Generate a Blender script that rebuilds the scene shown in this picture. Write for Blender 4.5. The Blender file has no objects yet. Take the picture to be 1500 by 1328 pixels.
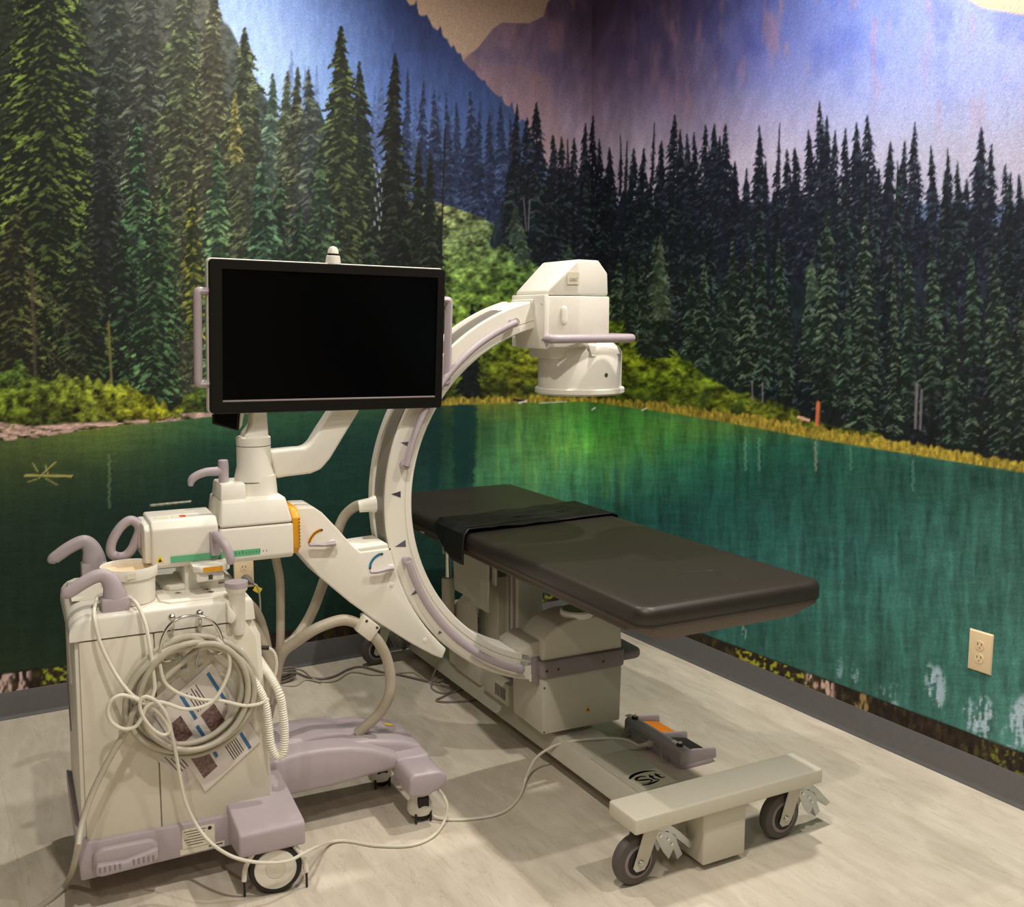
import bpy, bmesh, math, random
import numpy as np
from mathutils import Vector, Matrix

# ------------------------------------------------------------------ camera, light, exposure
scene = bpy.context.scene
COL = scene.collection
CAM_H, CAM_F, CAM_YAW = 1.40, 1502.0, math.radians(30.4)
CAM_PITCH = math.atan((664 - 460) / CAM_F)
cam_data = bpy.data.cameras.new('camera')
cam_data.sensor_fit = 'HORIZONTAL'
cam_data.sensor_width = 36.0
cam_data.lens = 36.0 * CAM_F / 1500.0
cam_data.clip_start = 0.05
cam = bpy.data.objects.new('camera', cam_data)
COL.objects.link(cam)
cam.location = (0, 0, CAM_H)
cam.rotation_euler = (math.pi / 2 - CAM_PITCH, 0, -CAM_YAW)
scene.camera = cam

world = bpy.data.worlds.new('world')
scene.world = world
world.use_nodes = True
world.node_tree.nodes['Background'].inputs['Color'].default_value = (1.0, 0.93, 0.82, 1)
world.node_tree.nodes['Background'].inputs['Strength'].default_value = 0.02

CEIL = 3.0
def downlight(x, y, watt, r=0.035, spread=160):
    d = bpy.data.lights.new('ceiling_downlight', 'AREA')
    d.shape = 'DISK'; d.size = 2 * r; d.energy = watt; d.color = (1.0, 0.935, 0.84)
    d.spread = math.radians(spread)
    o = bpy.data.objects.new('ceiling_downlight', d)
    COL.objects.link(o); o.location = (x, y, CEIL - 0.02)
for x, y, w in ((2.12, 2.05, 52), (2.12, 0.90, 40), (0.50, 1.10, 52), (1.02, 3.12, 40), (-0.75, 0.20, 30), (0.55, -1.0, 30)):
    downlight(x, y, w)

scene.view_settings.view_transform = 'Standard'
scene.view_settings.look = 'None'
scene.view_settings.gamma = 1.0
scene.view_settings.use_curve_mapping = False
scene.view_settings.exposure = -0.95

# ------------------------------------------------------------------ helpers: materials
def srgb(c):
    return tuple(((v / 255.0) / 12.92 if v / 255.0 <= 0.04045 else ((v / 255.0 + 0.055) / 1.055) ** 2.4) for v in c)

MATS = {}
def mat(name, rgb, rough=0.5, metal=0.0, grain=0.04, scale=60.0, bump=0.0, bscale=400.0, spec=0.5, coat=0.0, emit=None):
    m = bpy.data.materials.new(name); m.use_nodes = True
    nt = m.node_tree; b = nt.nodes['Principled BSDF']
    b.inputs['Roughness'].default_value = rough
    b.inputs['Metallic'].default_value = metal
    b.inputs['Specular IOR Level'].default_value = spec
    b.inputs['Coat Weight'].default_value = coat
    tc = nt.nodes.new('ShaderNodeTexCoord')
    n = nt.nodes.new('ShaderNodeTexNoise'); n.inputs['Scale'].default_value = scale; n.inputs['Detail'].default_value = 4
    nt.links.new(tc.outputs['Object'], n.inputs['Vector'])
    r = nt.nodes.new('ShaderNodeValToRGB')
    r.color_ramp.elements[0].position = 0.3; r.color_ramp.elements[1].position = 0.7
    r.color_ramp.elements[0].color = tuple(v * (1 - grain) for v in rgb) + (1,)
    r.color_ramp.elements[1].color = tuple(min(1, v * (1 + grain)) for v in rgb) + (1,)
    nt.links.new(n.outputs['Fac'], r.inputs['Fac'])
    nt.links.new(r.outputs['Color'], b.inputs['Base Color'])
    if bump:
        n2 = nt.nodes.new('ShaderNodeTexNoise'); n2.inputs['Scale'].default_value = bscale; n2.inputs['Detail'].default_value = 3
        nt.links.new(tc.outputs['Object'], n2.inputs['Vector'])
        bp = nt.nodes.new('ShaderNodeBump'); bp.inputs['Strength'].default_value = bump; bp.inputs['Distance'].default_value = 0.002
        nt.links.new(n2.outputs['Fac'], bp.inputs['Height']); nt.links.new(bp.outputs['Normal'], b.inputs['Normal'])
    MATS[name] = m
    return m

mat('cream_plastic', srgb((234, 230, 218)), 0.42, grain=0.015, bump=0.05, bscale=900)
mat('warm_panel', srgb((222, 216, 199)), 0.5, grain=0.015, bump=0.05, bscale=900)
mat('steel_paint', srgb((205, 200, 184)), 0.42, grain=0.02, bump=0.05, bscale=700)
mat('lilac_plastic', srgb((180, 168, 174)), 0.42, grain=0.02, bump=0.06, bscale=900)
mat('rail_grey', srgb((140, 130, 132)), 0.45, grain=0.02)
mat('black_plastic', srgb((20, 18, 16)), 0.42, grain=0.05, spec=0.25)
mat('screen_glass', srgb((4, 4, 5)), 0.16, grain=0.0, spec=0.25)
mat('black_rubber', srgb((34, 31, 29)), 0.6, grain=0.08)
mat('tyre_grey', srgb((88, 82, 78)), 0.6, grain=0.05)
mat('pad_vinyl', srgb((46, 41, 36)), 0.42, grain=0.05, scale=14, bump=0.10, bscale=600)
mat('board_dark', srgb((92, 80, 70)), 0.5, grain=0.04)
mat('strap_fabric', srgb((13, 12, 12)), 0.5, grain=0.25, scale=90, bump=0.5, bscale=260)
mat('chrome', (0.72, 0.70, 0.66), 0.18, 1.0, grain=0.03)
mat('zinc', (0.50, 0.53, 0.53), 0.32, 1.0, grain=0.06, scale=30)
mat('hose_grey', srgb((178, 168, 150)), 0.42, grain=0.05, scale=25)
mat('cable_grey', srgb((186, 180, 162)), 0.45, grain=0.05, scale=40)
mat('cable_light', srgb((222, 217, 200)), 0.45, grain=0.02)
mat('pedal_grey', srgb((164, 154, 157)), 0.45, grain=0.02)
mat('cable_dark', srgb((128, 120, 112)), 0.5, grain=0.05)
mat('hose_white', srgb((240, 236, 222)), 0.4, grain=0.01)
mat('gold_label', srgb((226, 160, 28)), 0.4, grain=0.05)
mat('orange_pedal', srgb((240, 140, 24)), 0.4, grain=0.05)
mat('green_label', srgb((96, 180, 132)), 0.5, grain=0.03)
mat('blue_label', srgb((58, 112, 160)), 0.5, grain=0.03)
mat('blue_arc', srgb((90, 160, 190)), 0.5, grain=0.03)
mat('slate_mark', srgb((96, 92, 108)), 0.5, grain=0.03)
mat('red_label', srgb((205, 92, 58)), 0.5, grain=0.03)
mat('yellow_label', srgb((246, 214, 24)), 0.5, grain=0.03)
mat('paper_white', srgb((222, 214, 208)), 0.28, grain=0.02, scale=20)
mat('photo_print', srgb((120, 92, 88)), 0.3, grain=0.6, scale=160)
mat('print_ink', srgb((40, 36, 40)), 0.5, grain=0.1)
mat('label_cream', srgb((226, 220, 198)), 0.5, grain=0.02)
mat('ivory_plate', srgb((238, 214, 176)), 0.4, grain=0.01)
mat('arc_track', srgb((128, 122, 112)), 0.38, grain=0.05, scale=30)
mat('seam_dark', srgb((70, 62, 56)), 0.6, grain=0.05)
mat('tape_clear', srgb((214, 218, 196)), 0.3, grain=0.03)

# ------------------------------------------------------------------ helpers: geometry
class G:
    """verts / faces collected for ONE mesh object"""
    def __init__(self): self.v = []; self.f = []
    def add(self, v, f):
        o = len(self.v); self.v += [tuple(p) for p in v]; self.f += [tuple(i + o for i in q) for q in f]; return self
    def bm(self, bm):
        bm.verts.index_update(); self.add([v.co[:] for v in bm.verts], [[v.index for v in f.verts] for f in bm.faces]); bm.free(); return self
    def xf(self, m):
        self.v = [tuple(m @ Vector(p)) for p in self.v]; return self

def bevel(bm, off, seg, ang=25, zmin=None):
    es = [e for e in bm.edges if len(e.link_faces) == 2 and e.calc_face_angle(0) > math.radians(ang) and (zmin is None or min(v.co.z for v in e.verts) >= zmin)]
    if off > 0 and es:
        bmesh.ops.bevel(bm, geom=es, offset=off, segments=seg, affect='EDGES', profile=0.5, clamp_overlap=True)

def box(a, b, bev=0.004, seg=2, g=None):
    bm = bmesh.new(); bmesh.ops.create_cube(bm, size=1)
    for v in bm.verts:
        v.co = Vector([(a[i] + b[i]) / 2 + v.co[i] * (b[i] - a[i]) for i in range(3)])
    bevel(bm, bev, seg)
    return (g or G()).bm(bm)

def prism(poly, c0, c1, axis='v', bev=0.004, seg=2, g=None, c0s=None, zmin=None):
    """polygon in two axes extruded along the third; axis 'v': poly=(u,z), 'z': poly=(u,v), 'u': poly=(v,z)"""
    def P(p, c):
        return {'v': (p[0], c, p[1]), 'z': (p[0], p[1], c), 'u': (c, p[0], p[1])}[axis]
    bm = bmesh.new()
    A = [bm.verts.new(P(p, (c0s[i] if c0s else c0))) for i, p in enumerate(poly)]
    B = [bm.verts.new(P(p, c1)) for p in poly]
    n = len(poly)
    bm.faces.new(A); bm.faces.new(B[::-1])
    for i in range(n):
        bm.faces.new((A[i], B[i], B[(i + 1) % n], A[(i + 1) % n]))
    bmesh.ops.recalc_face_normals(bm, faces=bm.faces)
    bevel(bm, bev, seg, 25, zmin)
    return (g or G()).bm(bm)

def hexa(bot, top, bev=0.004, seg=2, g=None):
    bm = bmesh.new()
    A = [bm.verts.new(p) for p in bot]; B = [bm.verts.new(p) for p in top]; n = len(bot)
    bm.faces.new(A); bm.faces.new(B[::-1])
    for i in range(n): bm.faces.new((A[i], B[i], B[(i + 1) % n], A[(i + 1) % n]))
    bmesh.ops.recalc_face_normals(bm, faces=bm.faces); bevel(bm, bev, seg)
    return (g or G()).bm(bm)

def smooth_pts(pts, k=6, closed=False):
    P = [np.array(p, float) for p in pts]; n = len(P); out = []
    rng = range(n) if closed else range(n - 1)
    for i in rng:
        p0 = P[(i - 1) % n] if (closed or i > 0) else 2 * P[0] - P[1]
        p1 = P[i]; p2 = P[(i + 1) % n]
        p3 = P[(i + 2) % n] if (closed or i + 2 < n) else 2 * P[-1] - P[-2]
        for j in range(k):
            t = j / k
            out.append(0.5 * ((2 * p1) + (-p0 + p2) * t + (2 * p0 - 5 * p1 + 4 * p2 - p3) * t * t + (-p0 + 3 * p1 - 3 * p2 + p3) * t ** 3))
    if not closed: out.append(P[-1])
    return out

def tube(pts, r, n=10, k=6, closed=False, g=None, ribs=0, ribamp=0.0, flat=1.0, smooth=True):
    """round bar along a smoothed path; r may be a list (one per control point); points may carry r as a 4th value"""
    rs = r if isinstance(r, (list, tuple)) else [r] * len(pts)
    q = [tuple(p[:3]) + (rr,) for p, rr in zip(pts, rs)]
    S = smooth_pts(q, k, closed) if smooth else [np.array(p, float) for p in q]
    m = len(S); C = np.array([s[:3] for s in S]); R = np.array([s[3] for s in S])
    if closed: T = np.roll(C, -1, 0) - np.roll(C, 1, 0)
    else: T = np.gradient(C, axis=0)
    T /= np.maximum(np.linalg.norm(T, axis=1, keepdims=True), 1e-9)
    up = np.array([0, 0, 1.0]) if abs(T[0][2]) < 0.9 else np.array([0, 1.0, 0])
    N = np.cross(up, T[0]); N /= np.linalg.norm(N)
    V = []; F = []
    L = np.concatenate([[0], np.cumsum(np.linalg.norm(np.diff(C, axis=0), axis=1))])
    for i in range(m):
        N = N - T[i] * (N @ T[i]); N /= np.linalg.norm(N); B = np.cross(T[i], N)
        rr = R[i] + (ribamp * math.sin(2 * math.pi * ribs * L[i]) if ribs else 0)
        for j in range(n):
            a = 2 * math.pi * j / n
            V.append(tuple(C[i] + rr * (math.cos(a) * N + flat * math.sin(a) * B)))
    for i in range(m if closed else m - 1):
        i2 = (i + 1) % m
        for j in range(n):
            F.append((i * n + j, i * n + (j + 1) % n, i2 * n + (j + 1) % n, i2 * n + j))
    if not closed:
        F.append(tuple(range(n - 1, -1, -1))); F.append(tuple((m - 1) * n + j for j in range(n)))
    return (g or G()).add(V, F)

def lathe(prof, c, axis=(0, 0, 1), n=32, g=None):
    """profile [(radius, height)] turned about an axis through c"""
    ax = Vector(axis).normalized()
    a = ax.orthogonal().normalized(); b = ax.cross(a); c = Vector(c)
    V = []; F = []
    for r, h in prof:
        for j in range(n):
            t = 2 * math.pi * j / n
            V.append(tuple(c + ax * h + (a * math.cos(t) + b * math.sin(t)) * max(r, 1e-5)))
    m = len(prof)
    for i in range(m - 1):
        for j in range(n):
            F.append((i * n + j, i * n + (j + 1) % n, (i + 1) * n + (j + 1) % n, (i + 1) * n + j))
    F.append(tuple(range(n - 1, -1, -1))); F.append(tuple((m - 1) * n + j for j in range(n)))
    return (g or G()).add(V, F)

def sweep(prof, c, a0, a1, n=72, g=None):
    """profile [(radius, v)] swept round c=(u,z) between two angles in the u-z plane"""
    V = []; F = []; m = len(prof)
    for i in range(n + 1):
        a = math.radians(a0 + (a1 - a0) * i / n)
        for r, v in prof: V.append((c[0] + r * math.cos(a), v, c[1] + r * math.sin(a)))
    for i in range(n):
        for j in range(m):
            F.append((i * m + j, i * m + (j + 1) % m, (i + 1) * m + (j + 1) % m, (i + 1) * m + j))
    F.append(tuple(range(m))); F.append(tuple(n * m + j for j in range(m - 1, -1, -1)))
    return (g or G()).add(V, F)

def plate(p, ex, ey, nrm, w, h, t=0.0006, g=None):
    """thin sticker: centre p, axes ex / ey, normal nrm"""
    p, ex, ey, nn = Vector(p), Vector(ex).normalized(), Vector(ey).normalized(), Vector(nrm).normalized()
    bot = [p + ex * (sx * w / 2) + ey * (sy * h / 2) for sx, sy in ((-1, -1), (1, -1), (1, 1), (-1, 1))]
    return hexa([tuple(q) for q in bot], [tuple(q + nn * t) for q in bot], 0, 1, g)

def poly_plate(pts, nrm, t=0.0006, g=None):
    nn = Vector(nrm).normalized()
    return hexa([tuple(p) for p in pts], [tuple(Vector(p) + nn * t) for p in pts], 0, 1, g)

def lettering(s, size, p, ex, ey, nrm, t=0.0005, shear=0.0, bold=0.0):
    """flat letters as mesh, centred on p"""
    cu = bpy.data.curves.new('letters', 'FONT'); cu.body = s; cu.size = size; cu.align_x = 'CENTER'; cu.align_y = 'CENTER'
    cu.shear = shear; cu.offset = bold; cu.resolution_u = 3; cu.extrude = t
    o = bpy.data.objects.new('letters', cu); COL.objects.link(o)
    me = o.evaluated_get(bpy.context.evaluated_depsgraph_get()).to_mesh()
    p, ex, ey, nn = Vector(p), Vector(ex).normalized(), Vector(ey).normalized(), Vector(nrm).normalized()
    g = G().add([tuple(p + ex * v.co.x + ey * v.co.y + nn * (v.co.z + t)) for v in me.vertices], [tuple(q.vertices) for q in me.polygons])
    o.evaluated_get(bpy.context.evaluated_depsgraph_get()).to_mesh_clear()
    bpy.data.objects.remove(o); bpy.data.curves.remove(cu)
    return g

def to_mesh(name, g, material, off=(0, 0, 0), sharp=38):
    me = bpy.data.meshes.new(name)
    me.from_pydata([(p[0] - off[0], p[1] - off[1], p[2] - off[2]) for p in g.v], [], g.f)
    bm = bmesh.new(); bm.from_mesh(me); bmesh.ops.recalc_face_normals(bm, faces=bm.faces); bm.to_mesh(me); bm.free()
    for p in me.polygons: p.use_smooth = True
    me.set_sharp_from_angle(angle=math.radians(sharp))
    me.materials.append(MATS[material] if isinstance(material, str) else material)
    return me

OFF = {}
def thing(name, label, cat, loc=(0, 0, 0), rotz=0.0, off=(0, 0, 0), group=None):
    o = bpy.data.objects.new(name, None); COL.objects.link(o)
    o.location = loc; o.rotation_euler = (0, 0, rotz); o.empty_display_size = 0.1
    o['label'] = label; o['category'] = cat
    if group: o['group'] = group
    OFF[o.name] = off
    return o
def part(parent, name, g, material, label=None, kind=None, sharp=38):
    off = OFF[parent.name]
    o = bpy.data.objects.new(name, to_mesh(name, g, material, off, sharp)); COL.objects.link(o)
    o.parent = parent; OFF[o.name] = off
    if label: o['label'] = label
    if kind: o['kind'] = kind
    return o
def single(name, g, material, label, cat, loc=(0, 0, 0), group=None, sharp=38):
    """a thing that is one mesh; its vertices are given in world metres"""
    o = bpy.data.objects.new(name, to_mesh(name, g, material, loc, sharp)); COL.objects.link(o)
    o.location = loc; o['label'] = label; o['category'] = cat
    if group: o['group'] = group
    OFF[o.name] = loc
    return o
def struct(name, g, material, sharp=38):
    o = bpy.data.objects.new(name, to_mesh(name, g, material, (0, 0, 0), sharp)); COL.objects.link(o)
    o['kind'] = 'structure'; OFF[o.name] = (0, 0, 0)
    return o

# ------------------------------------------------------------------ the room
WALL_X, WALL_Y = 2.66, 3.845          # right wall and back wall
def floor_material():
    m = bpy.data.materials.new('floor_vinyl'); m.use_nodes = True; nt = m.node_tree; b = nt.nodes['Principled BSDF']
    L = nt.links.new; N = nt.nodes.new
    tc = N('ShaderNodeTexCoord')
    mp = N('ShaderNodeMapping'); mp.inputs['Scale'].default_value = (7.0, 1.9, 1); L(tc.outputs['Object'], mp.inputs['Vector'])
    n1 = N('ShaderNodeTexNoise'); n1.inputs['Scale'].default_value = 2.6; n1.inputs['Detail'].default_value = 8; n1.inputs['Roughness'].default_value = 0.62; n1.inputs['Distortion'].default_value = 0.6
    L(mp.outputs['Vector'], n1.inputs['Vector'])
    r1 = N('ShaderNodeValToRGB'); e = r1.color_ramp.elements
    e[0].position = 0.25; e[0].color = srgb((194, 183, 165)) + (1,); e[1].position = 0.75; e[1].color = srgb((224, 215, 198)) + (1,)
    L(n1.outputs['Fac'], r1.inputs['Fac'])
    # dark hairline veins along the grain
    mp2 = N('ShaderNodeMapping'); mp2.inputs['Scale'].default_value = (14.0, 2.2, 1); mp2.inputs['Rotation'].default_value = (0, 0, 0.10); L(tc.outputs['Object'], mp2.inputs['Vector'])
    n2 = N('ShaderNodeTexNoise'); n2.inputs['Scale'].default_value = 1.7; n2.inputs['Detail'].default_value = 5; n2.inputs['Distortion'].default_value = 1.2; L(mp2.outputs['Vector'], n2.inputs['Vector'])
    r2 = N('ShaderNodeValToRGB'); e = r2.color_ramp.elements
    e[0].position = 0.49; e[0].color = (1, 1, 1, 1); e[1].position = 0.5; e[1].color = (0.70, 0.67, 0.62, 1)
    x = r2.color_ramp.elements.new(0.51); x.color = (1, 1, 1, 1)
    L(n2.outputs['Fac'], r2.inputs['Fac'])
    n3 = N('ShaderNodeTexNoise'); n3.inputs['Scale'].default_value = 1.4; L(tc.outputs['Object'], n3.inputs['Vector'])
    mx0 = N('ShaderNodeMix'); mx0.data_type = 'RGBA'; mx0.inputs[6].default_value = (1, 1, 1, 1)
    L(n3.outputs['Fac'], mx0.inputs[0]); L(r2.outputs['Color'], mx0.inputs[7])
    mx = N('ShaderNodeMix'); mx.data_type = 'RGBA'; mx.blend_type = 'MULTIPLY'; mx.inputs[0].default_value = 1
    L(r1.outputs['Color'], mx.inputs[6]); L(mx0.outputs[2], mx.inputs[7])
    # faint plank-to-plank tone, planks run along y
    bk = N('ShaderNodeTexBrick'); bk.inputs['Scale'].default_value = 1.0; bk.inputs['Brick Width'].default_value = 0.92; bk.inputs['Row Height'].default_value = 0.155
    bk.inputs['Mortar Size'].default_value = 0.0008; bk.inputs['Color1'].default_value = (0.94, 0.94, 0.94, 1); bk.inputs['Color2'].default_value = (1, 1, 1, 1); bk.inputs['Mortar'].default_value = (0.84, 0.83, 0.8, 1)
    mp3 = N('ShaderNodeMapping'); mp3.inputs['Rotation'].default_value = (0, 0, math.pi / 2); L(tc.outputs['Object'], mp3.inputs['Vector']); L(mp3.outputs['Vector'], bk.inputs['Vector'])
    mx2 = N('ShaderNodeMix'); mx2.data_type = 'RGBA'; mx2.blend_type = 'MULTIPLY'; mx2.inputs[0].default_value = 1
    L(mx.outputs[2], mx2.inputs[6]); L(bk.outputs['Color'], mx2.inputs[7]); L(mx2.outputs[2], b.inputs['Base Color'])
    b.inputs['Roughness'].default_value = 0.55
    bp = N('ShaderNodeBump'); bp.inputs['Strength'].default_value = 0.10; bp.inputs['Distance'].default_value = 0.002; L(n1.outputs['Fac'], bp.inputs['Height']); L(bp.outputs['Normal'], b.inputs['Normal'])
    MATS['floor_vinyl'] = m
floor_material()
mat('wall_paint', srgb((120, 114, 104)), 0.7, grain=0.02)
mat('ceiling_paint', srgb((190, 186, 178)), 0.8, grain=0.01)
mat('base_rubber', srgb((98, 97, 98)), 0.5, grain=0.05, bump=0.08, bscale=500)

struct('floor', box((-2.4, -2.6, -0.05), (WALL_X + 0.05, WALL_Y + 0.05, 0.0), 0), 'floor_vinyl')
struct('ceiling', box((-2.4, -2.6, CEIL), (WALL_X + 0.05, WALL_Y + 0.05, CEIL + 0.05), 0), 'ceiling_paint')
struct('wall_left', box((-2.45, -2.6, 0), (-2.4, WALL_Y + 0.05, CEIL), 0), 'wall_paint')
struct('wall_front', box((-2.4, -2.65, 0), (WALL_X + 0.05, -2.6, CEIL), 0), 'wall_paint')

def cove(line):                     # vinyl cove base: flat face, rounded toe
    prof = [(0.0, 0.0), (0.011, 0.0), (0.0105, 0.003), (0.006, 0.008), (0.004, 0.016), (0.0035, 0.093), (0.002, 0.096), (0.0, 0.096)]
    return prof
def base_strip(p0, p1, inward):
    prof = cove(None); V = []; F = []; m = len(prof)
    for p in (p0, p1):
        for d, z in prof: V.append((p[0] + inward[0] * d, p[1] + inward[1] * d, z))
    for j in range(m): F.append((j, (j + 1) % m, m + (j + 1) % m, m + j))
    F.append(tuple(range(m))); F.append(tuple(range(2 * m - 1, m - 1, -1)))
    return G().add(V, F)
struct('baseboard_back', base_strip((-2.4, WALL_Y), (WALL_X, WALL_Y), (0, -1)), 'base_rubber')
struct('baseboard_right', base_strip((WALL_X, WALL_Y), (WALL_X, -2.6), (-1, 0)), 'base_rubber')

# ------------------------------------------------------------------ the printed lake-and-forest mural on the two walls
# The artwork is painted on a canvas (artwork units) and put on the walls as a per-vertex print colour.
RNG = np.random.default_rng(7)
CX0, CY0, CW, CH = -320, -260, 2140, 1520
YY, XX = np.mgrid[CY0:CY0 + CH, CX0:CX0 + CW].astype(np.float32)
IMG = np.zeros((CH, CW, 3), np.float32)

def vnoise(h, w, cx, cy, seed):
    r = np.random.default_rng(seed)
    gh, gw = int(h / cy) + 3, int(w / cx) + 3
    g = r.random((gh, gw)).astype(np.float32)
    y = np.arange(h, dtype=np.float32) / cy; x = np.arange(w, dtype=np.float32) / cx
    yi = y.astype(int); xi = x.astype(int)
    fy = y - yi; fx = x - xi
    fy = (fy * fy * (3 - 2 * fy))[:, None]; fx = (fx * fx * (3 - 2 * fx))[None, :]
    a = g[yi][:, xi]; b = g[yi][:, xi + 1]; c = g[yi + 1][:, xi]; d = g[yi + 1][:, xi + 1]
    return (a * (1 - fx) + b * fx) * (1 - fy) + (c * (1 - fx) + d * fx) * fy
def fbm(h, w, cx, cy, seed, o=3):
    s = np.zeros((h, w), np.float32); amp = 1.0; tot = 0
    for i in range(o):
        s += amp * vnoise(h, w, max(cx / 2 ** i, 1.3), max(cy / 2 ** i, 1.3), seed + 31 * i); tot += amp; amp *= 0.55
    return s / tot
def full(cx, cy, seed, o=3): return fbm(CH, CW, cx, cy, seed, o)
def line(pts): p = np.array(pts, float); return np.interp(XX[0], p[:, 0], p[:, 1])[None, :]
def C3(*c): return np.array(c, np.float32) / 255
def put(mask, col):
    global IMG
    m = mask[..., None].astype(np.float32); IMG = IMG * (1 - m) + col * m
def table(xs, ys, cols):
    """smooth colour field from a small table cols[y][x]"""
    T = np.array(cols, np.float32) / 255
    xi = np.interp(XX[0], xs, np.arange(len(xs))); yi = np.interp(YY[:, 0], ys, np.arange(len(ys)))
    x0 = np.minimum(xi.astype(int), len(xs) - 2); y0 = np.minimum(yi.astype(int), len(ys) - 2)
    fx = (xi - x0)[None, :, None]; fy = (yi - y0)[:, None, None]
    return ((T[y0][:, x0] * (1 - fx) + T[y0][:, x0 + 1] * fx) * (1 - fy) + (T[y0 + 1][:, x0] * (1 - fx) + T[y0 + 1][:, x0 + 1] * fx) * fy).astype(np.float32)
def soft(d, w=1.5): return np.clip(d / w + 0.5, 0, 1)

# evening sky
IMG[:] = C3(190, 166, 146)
# red-violet mesa
mesa = line([(-320, 400), (600, 190), (683, 84), (700, 70), (722, 42), (735, 33), (775, 34), (796, 24), (802, 4), (815, -12), (900, -50), (1380, -40), (1412, -4), (1440, 12), (1500, 22), (1820, 60)])
base = table([640, 760, 870, 1000, 1120, 1250, 1400, 1560], [-40, 60, 120, 180, 230], [
    [(120, 96, 100), (96, 80, 92), (76, 64, 84), (70, 60, 84), (84, 92, 146), (112, 130, 188), (150, 160, 208), (160, 168, 208)],
    [(136, 112, 116), (112, 92, 104), (92, 76, 94), (86, 74, 98), (98, 104, 160), (132, 146, 204), (160, 170, 218), (168, 174, 212)],
    [(150, 128, 130), (126, 106, 116), (104, 86, 100), (96, 82, 104), (124, 126, 172), (150, 160, 208), (166, 174, 216), (172, 176, 208)],
    [(160, 140, 140), (148, 130, 136), (134, 116, 126), (128, 114, 130), (160, 152, 178), (176, 176, 206), (178, 180, 206), (182, 178, 198)],
    [(166, 148, 146), (162, 146, 148), (158, 142, 148), (160, 146, 154), (184, 172, 182), (190, 184, 198), (190, 184, 196), (190, 180, 190)]])
dg = np.clip(XX - CX0 + 0.35 * (YY - CY0), 0, CW - 1).astype(int)
st = 0.5 * full(9, 46, 11) + 0.5 * np.take_along_axis(full(12, 60, 14), dg, 1); bl = full(46, 70, 12)
base = base * np.interp(XX[0], [600, 720, 960, 1080, 1250, 1400, 1560], [1.12, 1.14, 1.12, 1.0, 0.88, 0.84, 0.86])[None, :, None]  # offsets lamp falloff in the print colour: lighter near the corner, darker right
base = base * (1 + (0.40 * np.clip((1250 - XX) / 250, 0.25, 1) * (st - 0.5))[..., None])
warm = np.clip((full(16, 60, 13) - 0.56) * 5, 0, 1) * np.clip((235 - YY) / 120, 0, 1)
base = base * (1 - 0.45 * warm[..., None]) + C3(168, 124, 124) * 0.45 * warm[..., None]
cool = np.clip((bl - 0.52) * 5, 0, 1) * np.clip((190 - YY) / 120, 0, 1)
base = base * (1 - 0.35 * cool[..., None]) + base * C3(150, 160, 215) * 0.35 * cool[..., None]
base = np.clip(base * np.array([0.97, 1.0, 1.09], np.float32), 0, 1)
put(soft(YY - mesa), base)
dist = line([(560, 150), (655, 95), (690, 76), (712, 92), (760, 96), (800, 110), (860, 300), (900, 400)])
put(soft(YY - dist, 6) * 0.35 * (XX < 880), C3(150, 120, 118))

# blue hazy mountain side
ridge = line([(-320, -400), (520, -120), (585, -16), (600, 8), (615, 22), (640, 45), (660, 68), (680, 92), (700, 112), (720, 132), (745, 158), (775, 196), (830, 300)])
spk = np.abs(vnoise(1, CW, 5, 5, 21)) ** 3 * 16
haze = table([-320, 280, 340, 400, 480, 560, 620, 700, 780], [-60, 20, 90, 160, 230, 320], [
    [(110, 130, 180), (120, 146, 205), (112, 140, 205), (96, 124, 190), (74, 98, 160), (44, 56, 96), (40, 46, 76), (44, 56, 90), (60, 74, 110)],
    [(120, 140, 190), (140, 168, 225), (134, 164, 226), (110, 142, 210), (82, 110, 176), (54, 72, 124), (44, 54, 92), (46, 60, 100), (60, 74, 110)],
    [(120, 140, 190), (150, 176, 228), (146, 176, 232), (130, 162, 224), (96, 128, 192), (68, 92, 150), (56, 72, 122), (50, 66, 112), (60, 74, 110)],
    [(120, 140, 190), (150, 176, 228), (146, 176, 232), (130, 164, 226), (104, 138, 204), (84, 112, 176), (72, 96, 154), (58, 78, 128), (60, 74, 110)],
    [(120, 140, 190), (140, 170, 220), (140, 170, 226), (128, 160, 222), (112, 146, 210), (100, 130, 192), (84, 112, 168), (70, 92, 140), (70, 86, 120)],
    [(120, 140, 190), (140, 170, 220), (140, 170, 226), (128, 160, 222), (120, 150, 205), (110, 140, 190), (96, 124, 170), (84, 106, 146), (80, 96, 126)]])
hz = full(5, 22, 22); haze = np.clip(haze * (0.94 + 0.28 * hz[..., None]), 0, 1)
mist = (0.34 * np.clip(1 - np.abs(XX - 395) / 190, 0, 1) * np.clip((YY + 120) / 160, 0, 1))[..., None]
haze = haze * (1 - mist) + C3(196, 210, 238) * mist
put(soft(YY - ridge + spk, 2), haze)

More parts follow.
